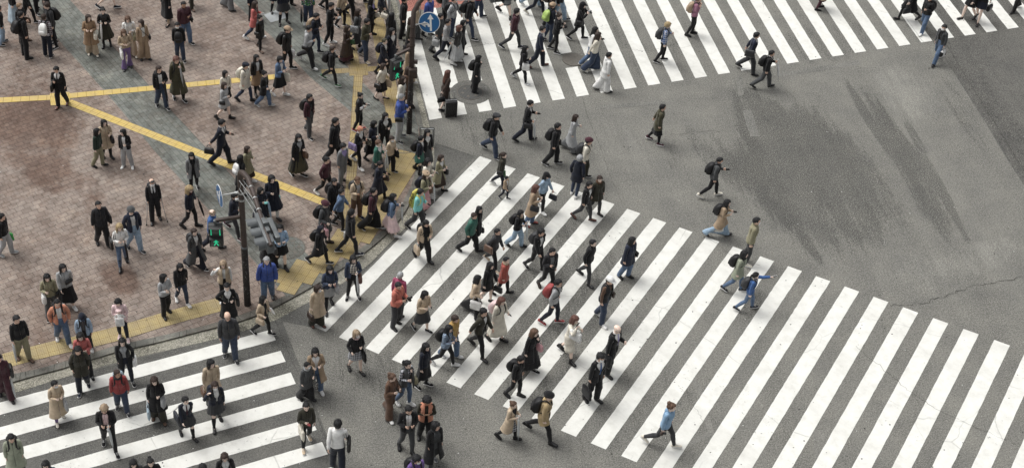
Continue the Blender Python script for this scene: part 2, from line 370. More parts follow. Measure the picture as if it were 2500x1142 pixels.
# tactile paving: real strips a few millimetres proud
def tstrip(pts, w, bars_, name='tactile_strip', z=SZ + .009, worn=None):
    for i in range(len(pts) - 1):
        a, b = at(*pts[i], z), at(*pts[i + 1], z); d = (b - a).normalized(); n = Vector((-d.y, d.x, 0)) * w / 2
        ang = math.atan2(d.y, d.x)
        m = tactile('yellow_tactile', -ang, bars_, *(worn or ()))
        flat(name, [a - n, b - n, b + n, a + n], z, m)
WORN = ((.38, .30, .14), (.30, .245, .155))
tstrip([(-30, 246.5), (125, 238)], .30, True); tstrip([(170, 234), (700, 185)], .30, True)
tstrip([(168, 249), (800, 497)], .32, True)
flat('tactile_junction', P([(122, 229), (170, 225), (172, 257), (124, 258)], SZ), SZ + .012, tactile('yellow_tactile', 0, False))
tstrip([(838, 8), (868, 160)], .32, True, worn=WORN); tstrip([(875, 184), (866, 330), (852, 500), (846, 585)], .32, True, worn=WORN)
tstrip([(785, 176), (852, 172)], .30, False, worn=WORN); tstrip([(897, 169), (935, 167)], .30, False, worn=WORN)
flat('tactile_junction', P([(851, 158), (897, 157), (899, 184), (853, 186)], SZ), SZ + .012, tactile('yellow_tactile', .1, False, *WORN))
def tpath(pts, w, worn, z=SZ + .0125, ang=None, stair=0):
    L = [at(*p, z) for p in smooth_line(pts, 3)]; A = []; Bq = []
    for i, p in enumerate(L):
        d = (L[min(i + 1, len(L) - 1)] - L[max(i - 1, 0)]).normalized(); n = Vector((-d.y, d.x, 0)) * w / 2
        A.append(p + n); Bq.append(p - n)
    d = (L[-1] - L[0]); m = tactile('yellow_tactile', -(ang if ang is not None else math.atan2(d.y, d.x)), False, *worn)
    if stair:
        c, s_ = math.cos(ang), math.sin(ang)      # whole tiles laid square, so the edge steps
        cell = .30; got = set(); mb = MB()
        for i in range(len(L) - 1):
            for k in range(8):
                q = L[i].lerp(L[i + 1], k / 8); d = (L[i + 1] - L[i]).normalized(); nn = Vector((-d.y, d.x, 0))
                for r_ in np.arange(-w / 2 + .08, w / 2 - .05, .08):
                    e = q + nn * r_; got.add((math.floor((e.x * c + e.y * s_) / cell), math.floor((-e.x * s_ + e.y * c) / cell)))
        for gx, gy in got:
            V = []
            for ax, ay in ((0, 0), (1, 0), (1, 1), (0, 1)):
                X, Y = (gx + ax) * cell, (gy + ay) * cell; V.append((X * c - Y * s_, X * s_ + Y * c, z))
            mb.add(V, [[0, 1, 2, 3]])
        tag(mb.build('tactile_paving', m, smooth=False), kind='structure')
    else: strip('tactile_paving', A, z, Bq, z, m)
WN2 = ((.42, .335, .16), (.33, .27, .155))
tpath([(898, -20), (915, 35), (930, 95), (945, 185), (966, 300)], .55, WORN)
BA2 = math.atan2((at(712, 697) - at(672, 681)).y, (at(712, 697) - at(672, 681)).x)
tpath([(985, 372), (972, 425), (948, 478), (912, 528), (872, 567), (835, 600), (800, 628), (750, 662), (695, 693)], .72, WN2, ang=BA2 + .12, stair=1)
tpath([(10, 880), (128, 850), (270, 818), (405, 778), (537, 742)], .58, ((.46, .375, .19), (.36, .30, .18)))

# manholes, covers
def disc(name, c, rx, z, mat, seg=40):
    return mesh_obj(name, [(c.x + rx * math.cos(6.2832 * i / seg), c.y + rx * math.sin(6.2832 * i / seg), z) for i in range(seg)], [list(range(seg))], mat)
M_iron = NT('cast_iron'); _v = M_iron.voro(22, 'F1'); _b = M_iron.n.new('ShaderNodeTexChecker'); _b.inputs['Scale'].default_value = 28; M_iron.l.new(M_iron.map(rz=.6), _b.inputs[0])
M_iron = M_iron.done(M_iron.mix(_b.outputs['Fac'], (.045, .045, .044), (.11, .11, .105)), .6, _b.outputs['Fac'], .5, .004, .4)
M_iron_plain = plain('worn_iron', (.13, .12, .105), .65, 0, .4, .25, 14)
c1 = at(1150, 226); disc('road_patch', c1, .80 * .89, .012, M_asph_mend)['kind'] = 'structure'
def manhole(u, v, r, mat, label, ribs=0):
    c = at(u, v, .0); z = .018 if ribs != 2 else SZ + .010
    e = empty('manhole', (c.x, c.y, z)); tag(e, label, 'manhole', 'round manholes in the road and paving')
    disc('cover', Vector((0, 0, 0)), r * .93, .002, mat).parent = e
    mb = MB(); n = 40
    V = []; F = []
    for i in range(n):
        a = 6.2832 * i / n
        for q, zz in ((r * .94, .001), (r * .955, .006), (r, .006), (r * 1.01, -.01)): V.append((q * math.cos(a), q * math.sin(a), zz))
    for i in range(n):
        for k in range(3): F.append([i * 4 + k, i * 4 + k + 1, ((i + 1) % n) * 4 + k + 1, ((i + 1) % n) * 4 + k])
    mb.add(V, F); mb.build('rim', M_iron_plain, e)
    mb = MB()
    for k in range(6):
        a = k * 1.047 + .2; mb.tube([(r * .6 * math.cos(a), r * .6 * math.sin(a), .001), (r * .6 * math.cos(a), r * .6 * math.sin(a), .007)], .055, 12)
    if ribs != 2: mb.build('boss', M_iron_plain, e)
    else:
        for k in range(-2, 3):
            q = math.sqrt(max(.01, 1 - (k / 3) ** 2)) * r * .9
            mb.box((0, k * r / 3, .004), (2 * q, .02, .006)); mb.box((k * r / 3, 0, .0045), (.02, 2 * q, .006))
        mb.build('grid', M_iron_plain, e)
    return e
manhole(1148, 226, .46, M_iron, 'dark cast iron manhole in a round patch near the end of the upper crosswalk')
manhole(1400, 147, .40, M_iron_plain, 'brown round manhole breaking one bar of the upper crosswalk')
manhole(705, 609, .52, M_grey_brick, 'round grid manhole in grey paving beside the girl in blue floral top', 2)
manhole(985, 352, .62, M_grey_brick, 'paved round manhole at the foot of the pole by the man in blue jacket', 2)

# cracks and seams in the asphalt: thin wandering dark slots
M_crack = plain('crack', (.060, .058, .054), .95, 0, .1)
def crack(pts, w=.014, jit=.05, seed=1, z=.0135):
    rnd = random.Random(seed); L = [at(*p) for p in smooth_line(pts, 5)]; Q = []
    for i in range(len(L) - 1):
        n = max(2, int((L[i + 1] - L[i]).length / .09))
        for k in range(n): Q.append(L[i].lerp(L[i + 1], k / n) + Vector((rnd.uniform(-jit, jit), rnd.uniform(-jit, jit), 0)) * (.5 + .5 * rnd.random()))
    A = []; B_ = []
    for i in range(len(Q)):
        d = (Q[min(i + 1, len(Q) - 1)] - Q[max(i - 1, 0)]).normalized(); n = Vector((-d.y, d.x, 0)) * w * .62 * rnd.uniform(.2, 1)
        A.append(Q[i] + n); B_.append(Q[i] - n)
    strip('pavement_crack', A, z, B_, z, M_crack)
crack([(672, 782), (692, 830), (712, 880), (738, 930), (765, 990), (792, 1060), (832, 1145)], .014, .02, 2)
crack([(1140, 118), (1165, 112), (1200, 108), (1228, 102)], .012, .05, 3)
crack([(1423, 240), (1436, 290), (1462, 350), (1490, 430), (1520, 500)], .010, .02, 4)
crack([(1622, 324), (1660, 330), (1700, 322), (1770, 320)], .011, .07, 5)
crack([(2170, 745), (2260, 738), (2330, 712), (2420, 690), (2500, 678)], .016, .09, 6)
crack([(2300, 90), (2340, 160), (2390, 240), (2440, 320), (2500, 420)], .018, .03, 7)
crack([(1535, 120), (1575, 125), (1620, 118), (1660, 100)], .010, .06, 8)
crack([(1500, 132), (1440, 130), (1380, 133), (1260, 130)], .009, .06, 9)
crack([(1720, 540), (1740, 580), (1780, 620), (1860, 650)], .009, .03, 10)
crack([(2090, 845), (2130, 880), (2230, 960), (2330, 1020), (2500, 1090)], .010, .05, 11)
crack([(1060, 352), (1110, 365), (1156, 382)], .010, .02, 12)
crack([(1656, 940), (1670, 960), (1700, 1000), (1716, 1030)], .008, .04, 13)
crack([(1880, 160), (1900, 200), (2010, 320), (2090, 480)], .007, .04, 14)
# faint old stop lines between the bars
for a, b in (((1040, 898), (1440, 1063)), ((1440, 1046), (1690, 1142)), ((780, 792), (1090, 905))):
    pass
# gum, leaves and litter specks nobody would count
M_gum = plain('gum', (.03, .03, .028), .8); M_lit = plain('litter', (.72, .72, .70), .7)
rnd = random.Random(5); mb = MB(); mb2 = MB()
def speck(mb, x, y, z, r):
    n = 7; a0 = rnd.random() * 6; st = rnd.uniform(.5, 1)
    mb.add([(x, y, z + .004)] + [(x + r * rnd.uniform(.6, 1.2) * math.cos(a0 + 6.2832 * i / n), y + st * r * rnd.uniform(.6, 1.2) * math.sin(a0 + 6.2832 * i / n), z) for i in range(n)], [[0, 1 + i, 1 + (i + 1) % n] for i in range(n)])
for i in range(520):
    u = rnd.uniform(-20, 2520); v = rnd.uniform(0, 1142); p = at(u, v); onp = u < 1000 and v < 1000
    speck(mb, p.x, p.y, (SZ + .016) if onp else .012, rnd.uniform(.010, .028))
for i in range(150):
    u = rnd.uniform(-20, 2520); v = rnd.uniform(0, 1142); p = at(u, v); onp = u < 1000 and v < 1000
    speck(mb2, p.x, p.y, (SZ + .016) if onp else .012, rnd.uniform(.008, .020))
tag(mb.build('gum_spots', M_gum, smooth=False), kind='stuff', label='dark gum spots and leaf scraps scattered over paint and paving')
tag(mb2.build('litter', M_lit, smooth=False), kind='stuff', label='pale specks of litter scattered over the road and paving')

# ---------------------------------------------------------------- signal poles, signs, suitcase, rail
M_brown = plain('brown_pole_paint', (.060, .044, .038), .45, .2, .5, .25, 6)
M_peel = NT('peeling_stickers'); _n = M_peel.noise(9, 6, .75); _n2 = M_peel.noise(22, 5, .8)
_sz = M_peel.n.new('ShaderNodeSeparateXYZ'); M_peel.l.new(M_peel.obj(), _sz.inputs[0])
_band = M_peel.ramp(M_peel.math('DIVIDE', _sz.outputs[2], 3.0), [(.10, 0), (.2, .55), (.45, 1), (.62, .4), (.8, .3)])
M_peel = M_peel.done(M_peel.mix(M_peel.mix(1, M_peel.ramp(M_peel.mix(.5, _n, _n2), [(.54, 0), (.60, 1)]), _band, 'MULTIPLY'), (.035, .030, .028), (.40, .40, .38)), .7, _n2, .5, .006)
M_sgrey = plain('signal_grey', (.13, .14, .146), .5, .3, .4, .15, 8); M_sdark = plain('signal_dark', (.035, .037, .038), .5, 0, .4)
M_galv = plain('galvanised', (.42, .43, .43), .42, .7, .5); M_blue = plain('sign_blue', (.018, .11, .27), .35, 0, .5, .05); M_swhite = plain('sign_white', (.72, .73, .72), .4, 0, .4, .04)
M_lens = plain('dark_lens', (.05, .055, .05), .25, 0, .6); M_green = plain('lit_green', (.03, .55, .27), .4, emit=.6)
def zat(base, u, v): return H - base.y / (at(u, v).y / H)
def frame_of(n, up=Vector((0, 0, 1))):     # local x = right when facing the sign, y = up on it, z = out of it
    n = Vector(n).normalized(); x = up.cross(n).normalized(); y = n.cross(x); return Matrix((x, y, n)).transposed()
def arrow_sign(center, nrm_, label, holder_from, roll=0, r=.345):
    root = empty('arrow_sign', center); tag(root, label, 'road sign', 'round blue arrow signs'); Rm = frame_of(nrm_) @ Matrix.Rotation(roll, 3, 'Z')
    def cyl(name, r_, z0, z1, m, par=root):
        mb = MB(); mb.tube([Rm @ Vector((0, 0, z0)), Rm @ Vector((0, 0, z1))], r_, 48); return mb.build(name, m, par)
    cyl('sign_plate', r, -.012, .004, M_swhite); cyl('blue_face', r * .935, .004, .008, M_blue)
    def poly(name, L):
        z0, z1 = .008, .011; V = [Rm @ Vector((x * r, y * r, z)) for z in (z0, z1) for x, y in L]; n = len(L)
        F = [list(range(n))[::-1], list(range(n, 2 * n))] + [[i, (i + 1) % n, n + (i + 1) % n, n + i] for i in range(n)]
        mesh_obj(name, V, F, M_swhite, root)
    poly('ahead_arrow', [(.04, -.78), (.22, -.78), (.22, .32), (.42, .32), (.13, .80), (-.16, .32), (.04, .32)])
    poly('left_arrow', [(.04, -.40), (.04, -.22), (-.05, -.08), (-.18, -.03), (-.36, -.03), (-.36, .17), (-.80, -.13), (-.36, -.43), (-.36, -.23), (-.22, -.23), (-.16, -.27), (-.14, -.40)])
    mb = MB(); mb.tube([Vector(holder_from) - Vector(center), Rm @ Vector((0, 0, -.03))], .022, 10); mb.box(Rm @ Vector((0, 0, -.03)), (.12, .12, .03), Rm, bev=.004); mb.build('holder', M_galv, root)
    return root
def ped_signal(center, face_deg, label, pole_pt):
    root = empty('pedestrian_signal', center, R(face_deg) + R(90)); tag(root, label, 'pedestrian signal', 'pedestrian signals showing the green man')
    inv = Matrix.Rotation(-(R(face_deg) + R(90)), 3, 'Z')     # local -Y faces the viewer
    mb = MB(); mb.box((0, 0, 0), (.40, .16, .80), bev=.03); mb.build('housing', M_sdark, root)
    for zc, nm in ((.195, 'countdown_lamp'), (-.195, 'green_man_lamp')):
        mb = MB(); mb.box((0, -.084, zc), (.33, .012, .32), bev=.004); o = mb.build(nm, M_lens, root)
        mb = MB()      # visor: open hood over the lamp
        for a, b, c, d in (((-.18, -.08, zc + .175), (.18, -.08, zc + .175), (.17, -.20, zc + .165), (-.17, -.20, zc + .165)), ((-.18, -.08, zc + .175), (-.17, -.20, zc + .165), (-.17, -.15, zc - .02), (-.18, -.08, zc - .13)), ((.18, -.08, zc + .175), (.18, -.08, zc - .13), (.17, -.15, zc - .02), (.17, -.20, zc + .165))):
            P4 = [Vector(q) for q in (a, b, c, d)]; nn = (P4[1] - P4[0]).cross(P4[2] - P4[0]).normalized() * .006
            V = P4 + [q - nn for q in P4]; mb.add(V, [[0, 1, 2, 3], [7, 6, 5, 4], [0, 4, 5, 1], [1, 5, 6, 2], [2, 6, 7, 3], [3, 7, 4, 0]])
        mb.build('visor', M_sdark, root, smooth=False)
        mb = MB()
        if nm == 'countdown_lamp':
            for s in (1, -1):
                for k in range(6): mb.box((s * .125, -.093, zc - .115 + k * .046), (.030, .006, .036))
        else:      # walking figure
            y = -.093
            def bar(p, q, w): mb.tube([(p[0], y, zc + p[1]), (q[0], y, zc + q[1])], w, 8)
            mb.tube([(0.0, y + .003, zc + .105), (0.0, y - .003, zc + .105)], .028, 14)
            bar((0, .075), (.0, -.01), .030); bar((.0, .05), (-.065, -.005), .013); bar((.0, .05), (.065, .0), .013); bar((0, -.01), (-.055, -.125), .017); bar((0, -.01), (.060, -.12), .017)
        mb.build('lit_symbol', M_green, o)
    mb = MB(); mb.tube([(0, 0, .38), (0, 0, .52)], .035, 12); mb.box((0, 0, .50), (.10, .10, .10), bev=.02); mb.build('mounting_cap', M_sgrey, root)
    mb = MB(); a = inv @ (Vector(pole_pt) - Vector(center)); b = Vector((0, 0, .53)); d = (a - b); L = d.length; ang = math.atan2(d.y, d.x)
    mb.box((a + b) / 2, (L, .09, .09), Matrix.Rotation(ang, 3, 'Z') @ Matrix.Rotation(-math.atan2(d.z, math.hypot(d.x, d.y)), 3, 'Y'), bev=.008); mb.build('bracket_arm', M_brown, root)
    return root
def veh_signal(center, along, face, label, n=3, vis=.30):
    """three lamps in a row along `along`, facing `face`"""
    root = empty('traffic_signal', center); tag(root, label, 'traffic signal', 'three-lamp traffic signals on the arms')
    x = Vector(along).normalized(); z = Vector((0, 0, 1)); y = Vector(face).normalized(); y = (y - x * y.dot(x)).normalized(); z = x.cross(y); z = z if z.z > 0 else -z
    Rm = Matrix((x, y, z)).transposed()
    mb = MB(); mb.box((0, 0, 0), (1.26, .20, .40), Rm, bev=.03); mb.build('housing', M_sgrey, root)
    for k in range(3):
        c = x * (k - 1) * .40 + y * .10
        mb = MB(); mb.tube([c, c + y * .02], .155, 28); mb.build('lamp', M_lens, root)
        V = []; F = []; m = 20      # hood: tube cut away below, with wall thickness
        for i in range(m + 1):
            a = R(-50 + 280 * i / m)
            for rr in (.172, .164):
                for q in (0.0, vis * (1 if 40 < (-50 + 280 * i / m) < 140 else .72)): V.append(c + y * q + x * rr * math.cos(a) + z * rr * math.sin(a))
        for i in range(m):
            b, e = i * 4, (i + 1) * 4; F += [[b, b + 1, e + 1, e], [b + 3, b + 2, e + 2, e + 3], [b + 1, b + 3, e + 3, e + 1], [b + 2, b, e, e + 2]]
        mb = MB(); mb.add(V, F); mb.build('visor', M_sgrey, root)
        mb = MB(); mb.box(c - y * .21, (.36, .03, .34), Rm, bev=.01); mb.build('rear_door', M_sgrey, root)
    mb = MB(); mb.box(z * .25 - y * .05, (.55, .10, .08), Rm, bev=.01); mb.box(z * .33 - y * .05, (.14, .16, .12), Rm, bev=.01); mb.build('hanger', M_sgrey, root)
    return root

# --- near (left) pole
pb = at(604.5, 743, SZ); zt = zat(pb, 588, 418)
pole = empty('signal_pole', pb); tag(pole, 'tall dark brown signal pole nearest the camera, foot plastered with torn stickers', 'pole', 'brown signal poles at the corner')
zring = zat(pb, 596, 602) - SZ
mb = MB(); mb.tube([(0, 0, -.02), (0, 0, .10), (0, 0, zring)], [.108, .100, .098], 24); mb.build('stickered_sleeve', M_peel, pole)
mb = MB(); mb.tube([(0, 0, zring - .03), (0, 0, zring + .02), (0, 0, zring + .03)], [.105, .105, .095], 24); mb.build('joint_ring', M_sgrey, pole)
hz = zt - SZ
def loc2(u, v, z): return at(u, v, z) - pb
tipz = zt + .05
P1, P2, P3, P4 = loc2(606, 436, zt + .12), loc2(622, 480, zt + .15), loc2(637, 528, zt + .15), loc2(662, 600, zt + .15)
mb = MB(); mb.tube([(0, 0, zring), (0, 0, hz - .35)], [.088, .084], 24)
mb.tube([(0, 0, hz - .36), (0, 0, hz - .15), Vector((0, 0, hz)) + P1.normalized() * .0 + Vector((P1.x, P1.y, 0)) * .12, Vector((P1.x, P1.y, 0)) * .45 + Vector((0, 0, hz + .10)), P1, P2], [.084, .084, .084, .080, .072, .066], 20); mb.build('shaft', M_brown, pole)
mb = MB(); mb.tube([P2, P3, P4], [.062, .058, .05], 18); mb.build('arm', M_brown, pole)
for q in (.25, .55, .85):
    c = P1.lerp(P3, q); d = (P3 - P1).normalized(); mb = MB(); mb.tube([c - d * .02, c + d * .02], .078, 18); mb.build('clamp_band', M_galv, pole)
ad = (P3 - P1).normalized(); sd_ = Vector((-ad.y, ad.x, 0)).normalized()
mb = MB()          # lattice stay under the arm
A0 = Vector((0, 0, hz - .55)); B0 = P3 + Vector((0, 0, -.10))
for off in (-.05, .05):
    a = A0 + sd_ * off; b = B0 + sd_ * off; mb.tube([a + ad * .09, b], .014, 8); mb.tube([a + ad * .09 + Vector((0, 0, .30)), P2 + sd_ * off + Vector((0, 0, -.07))], .012, 8)
    for k in range(5):
        p = (a + ad * .09).lerp(b, k / 5); q = (a + ad * .09 + Vector((0, 0, .30))).lerp(P3 + sd_ * off + Vector((0, 0, -.07)), (k + .5) / 5); mb.tube([p, q], .009, 6)
mb.build('lattice_stay', M_galv, pole)
mb = MB()
for zz in (hz - .75, hz - 1.0): mb.tube([(0, 0, zz - .03), (0, 0, zz + .03)], .098, 20); mb.box((-.12, -.02, zz), (.12, .07, .06), bev=.01)
mb.build('clamp', M_galv, pole)
pc = at(527.5, 573, 2.85)
zb = zat(pb, 588, 525)
ped_signal((at(527.5, 573, zb - .55)), 268, 'green walking man pedestrian signal on the near pole, facing the camera', Vector((pb.x, pb.y, zb - .05)))
zs = zat(pb, 590, 468)
arrow_sign(at(536, 478, zs - .05), (math.cos(R(200)), math.sin(R(200)), .02), 'round blue arrow sign seen edge-on beside the near pole', (pb.x, pb.y, zs), roll=R(-4), r=.33)
sgc = at(645, 568, zt - .02); along = (loc2(666, 612, zt) - loc2(626, 520, zt)); face = Vector((-1, -.25, 0))
veh_signal(sgc, along, face, 'grey three-lamp traffic signal hanging from the near pole arm', vis=.28)
mb = MB(); _a = along.normalized(); _s = Vector((-_a.y, _a.x, 0)).normalized(); _s = _s if _s.x > 0 else -_s; _Rm = Matrix((_a, _s, Vector((0, 0, 1)))).transposed()
mb.box(sgc - pb + _s * .26 + Vector((0, 0, .02)), (.85, .13, .20), _Rm, bev=.02); mb.box(sgc - pb + _s * .17 + _a * .2, (.10, .22, .08), _Rm, bev=.01); mb.box(sgc - pb + _s * .17 - _a * .3, (.10, .22, .08), _Rm, bev=.01); mb.build('junction_box', M_sgrey, pole)

# --- far (right) pole
pb2 = at(998.5, 325, SZ); zt2 = zat(pb2, 1008, 50)
pole2 = empty('signal_pole', pb2); tag(pole2, 'dark brown signal pole at the kerb beside the man in blue jacket', 'pole', 'brown signal poles at the corner')
l2 = lambda u, v, z: at(u, v, z) - pb2
zr2 = zat(pb2, 1001, 200) - SZ; h2 = zt2 - SZ
mb = MB(); mb.tube([(0, 0, -.02), (0, 0, .1), (0, 0, zr2)], [.100, .095, .093], 24); mb.build('stickered_sleeve', M_peel, pole2)
mb = MB(); mb.tube([(0, 0, zr2), (0, 0, h2 - .2), l2(1010, 30, zt2 + .12), l2(1022, 8, zt2 + .42), l2(1042, -14, zt2 + .62), l2(1090, -36, zt2 + .72), l2(1250, -70, zt2 + .75)], [.086, .082, .080, .076, .07, .066, .05], 20); mb.build('shaft', M_brown, pole2)
mb = MB()
for zz in (h2 - .25, h2 - .6, h2 - .95, h2 - 1.6): mb.tube([(0, 0, zz - .03), (0, 0, zz + .03)], .098, 20)
mb.box((.06, -.12, h2 - 1.95), (.26, .20, .34), bev=.02); mb.box((.10, .0, h2 - 1.6), (.2, .12, .12), bev=.02); mb.build('clamp', M_brown, pole2)
zb2 = zat(pb2, 1003, 118)
ped_signal(at(966, 168, zb2 - .62), 305, 'green man pedestrian signal on the far pole beside the kerb', Vector((pb2.x, pb2.y, zb2)))
zs2 = zat(pb2, 1006, 75)
arrow_sign(at(1048, 56, zs2 + .25), (math.cos(R(258)), math.sin(R(258)), .28), 'round blue sign with ahead and left arrows on the far pole', (pb2.x, pb2.y, zs2 + .2), roll=R(7), r=.35)
veh_signal(at(1242, -14, zt2 + .35), at(1290, -20, 0) - at(1200, -8, 0), Vector((.15, -1, 0)), 'dark undersides of a traffic signal at the top edge', vis=.30)
sp = empty('sign_plate', at(1136, -14, zt2 + .5)); tag(sp, 'pale edge of a rectangular street sign at the top edge', 'street sign')
mb = MB(); mb.box((0, 0, 0), (.62, .03, .48), Matrix.Rotation(R(3), 3, 'Z'), bev=.006); mb.build('board', M_swhite, sp)
mb = MB(); mb.box((0, -.018, .02), (.56, .006, .40), Matrix.Rotation(R(3), 3, 'Z')); mb.build('blue_panel', M_blue, sp)

# --- guard rail, small frame, suitcase
rail = empty('guard_rail', at(950, 42, SZ)); tag(rail, 'pale pipe guard rail along the kerb at the top of the pavement', 'guard rail')
a, b = at(949, 44, SZ) - rail.location, at(926, -60, SZ) - rail.location; mb = MB(); hh = .80
mb.tube([a, a + Vector((0, 0, hh - .1)), a + (b - a) * .02 + Vector((0, 0, hh)), b + Vector((0, 0, hh))], .038, 12); mb.build('top_rail', M_galv, rail)
mb = MB(); mb.tube([a + Vector((0, 0, .42)), b + Vector((0, 0, .42))], .028, 10); mb.build('mid_rail', M_galv, rail)
mb = MB(); mb.tube([a.lerp(b, .5), a.lerp(b, .5) + Vector((0, 0, hh))], .036, 10); mb.build('post', M_galv, rail)
fr = empty('kerb_frame', at(1041, 358, 0)); tag(fr, 'small square metal frame standing behind the girl in black blazer', 'metal frame')
mb = MB()
for s in (1, -1): mb.box((s * .20, 0, .36), (.035, .05, .72), bev=.006)
mb.box((0, 0, .735), (.435, .05, .035), bev=.006); mb.box((0, 0, .40), (.365, .03, .03), bev=.004); mb.build('bars', M_galv, fr)
mb = MB(); mb.box((0, .04, .745), (.48, .03, .03), bev=.004)
for s in (1, -1): mb.box((s * .235, .04, .37), (.02, .03, .74))
mb.build('dark_surround', M_sdark, fr)
sc_ = empty('suitcase', at(1100, 283, 0), R(6)); tag(sc_, 'black hard-shell wheeled suitcase pulled by auburn-haired woman in brown coat', 'suitcase')
M_case = plain('black_shell', (.018, .018, .020), .3, 0, .5)
mb = MB(); mb.box((0, 0, .36), (.42, .25, .60), bev=.05); mb.build('shell', M_case, sc_)
mb = MB()
for k in range(-3, 4): mb.box((k * .055, -.128, .36), (.018, .012, .50), bev=.004)
mb.build('ribs', M_case, sc_)
mb = MB(); mb.tube([(-.09, 0, .66), (-.09, 0, 1.0), (.09, 0, 1.0), (.09, 0, .66)], .010, 8); mb.build('pull_handle', M_galv, sc_)
mb = MB(); mb.tube([(-.07, -.03, .662), (-.05, -.03, .70), (.05, -.03, .70), (.07, -.03, .662)], .012, 8); mb.box((0, 0, .663), (.38, .03, .012)); mb.build('top_grip', M_galv, sc_)
for x in (-.17, .17):
    for y in (-.09, .09): mb = MB(); mb.tube([(x, y - .012, .03), (x, y + .012, .03)], .03, 14); mb.box((x, y, .055), (.035, .05, .03)); mb.build('wheel', M_sdark, sc_)

# ---------------------------------------------------------------- human figures
# Rest figure 1.70 m tall facing +X, left side = +Y, arms in an A pose. Everything worn is
# modelled on the rest figure and bent by the same bones, so clothes follow the body.
A_ = np.array
def nrm(v): v = A_(v, float); return v / np.linalg.norm(v)
SH = .165
J = {'pel': (0, 0, .92), 'wst': (0, 0, 1.04), 'neck': (-.012, 0, 1.445), 'head': (0, 0, 1.52),
     'shL': (-.005, SH, 1.385), 'elL': (-.015, SH + .19, 1.195), 'wrL': (.02, SH + .355, 1.03), 'knL_': (.035, SH + .41, .972), 'ftL': (.05, SH + .47, .91),
     'hipL': (0, .088, .90), 'kneL': (.012, .098, .49), 'ankL': (-.012, .104, .085), 'toeL': (.15, .125, .02)}
for k in list(J):
    if k.endswith('L') or k == 'knL_':
        p = J[k]; J[k.replace('L', 'R')] = (p[0], -p[1], p[2])
J = {k: A_(v, float) for k, v in J.items()}
BONES = ['pel', 'chest', 'neck', 'head', 'uaL', 'faL', 'haL', 'fiL', 'uaR', 'faR', 'haR', 'fiR', 'thL', 'shinL', 'footL', 'thR', 'shinR', 'footR']
BI = {b: i for i, b in enumerate(BONES)}
SEG = {'pel': ((0, 0, .88), (0, 0, .99), .13), 'chest': ((0, 0, 1.10), (0, 0, 1.40), .12), 'neck': ((-.01, 0, 1.46), (0, 0, 1.52), .045), 'head': ((.01, 0, 1.58), (.01, 0, 1.64), .09)}
for s in 'LR':
    SEG['ua' + s] = (J['sh' + s], J['el' + s], .04); SEG['fa' + s] = (J['el' + s], J['wr' + s], .033); SEG['ha' + s] = (J['wr' + s], J['kn%s_' % s], .03)
    SEG['fi' + s] = (J['kn%s_' % s], J['ft' + s], .02)
    SEG['th' + s] = (J['hip' + s], J['kne' + s], .075); SEG['shin' + s] = (J['kne' + s], J['ank' + s], .045); SEG['foot' + s] = (J['ank' + s], J['toe' + s], .035)
def weights(V, only=None, power=5):
    W = np.zeros((len(V), len(BONES)))
    for b in BONES:
        if only and b not in only: continue
        a, c, r = SEG[b]; a = A_(a, float); c = A_(c, float); d = c - a
        t = np.clip(((V - a) @ d) / (d @ d), 0, 1); dist = np.linalg.norm(V - a - t[:, None] * d, axis=1)
        w = 1 / (np.maximum(dist - r * .9, 0) + .022) ** power
        if b[-1] == 'L' and b[:-1] not in ('pe',) : w = w * (V[:, 1] > -.02)
        if b[-1] == 'R': w = w * (V[:, 1] < .02)
        W[:, BI[b]] = w
    return W / np.maximum(W.sum(1, keepdims=True), 1e-9)
def rigid(V, b):
    W = np.zeros((len(V), len(BONES))); W[:, BI[b]] = 1; return W
def sstep(x, a, b): t = np.clip((x - a) / (b - a), 0, 1); return t * t * (3 - 2 * t)
def leg_w(V):      # trousers: pelvis blends into thighs, thighs into shins
    W = np.zeros((len(V), len(BONES))); z = V[:, 2]; y = V[:, 1]
    up = sstep(z, .80, .96); kn = sstep(z, .42, .56); ft = sstep(z, .055, .11)
    L = sstep(y, -.03, .03)
    for s, m in (('L', L), ('R', 1 - L)):
        W[:, BI['th' + s]] += m * (1 - up) * kn; W[:, BI['shin' + s]] += m * (1 - up) * (1 - kn) * ft; W[:, BI['foot' + s]] += m * (1 - up) * (1 - kn) * (1 - ft)
    W[:, BI['pel']] = up; return W
def skirt_w(V):    # hanging cloth is pushed by both thighs and falls straight below the knee
    W = np.zeros((len(V), len(BONES))); z = V[:, 2]; y = V[:, 1]
    up = sstep(z, .74, .98); wst = sstep(z, 1.0, 1.12); L = sstep(y, -.14, .14); g = .62
    W[:, BI['chest']] = wst
    W[:, BI['pel']] = (1 - wst) * (up + (1 - up) * (1 - g)); W[:, BI['thL']] = (1 - wst) * (1 - up) * g * L; W[:, BI['thR']] = (1 - wst) * (1 - up) * g * (1 - L)
    return W
def torso_w(V):
    W = weights(V, ['pel', 'chest', 'neck', 'uaL', 'uaR'], 4); low = V[:, 2] < .98
    if low.any(): W[low] = skirt_w(V[low])
    return W

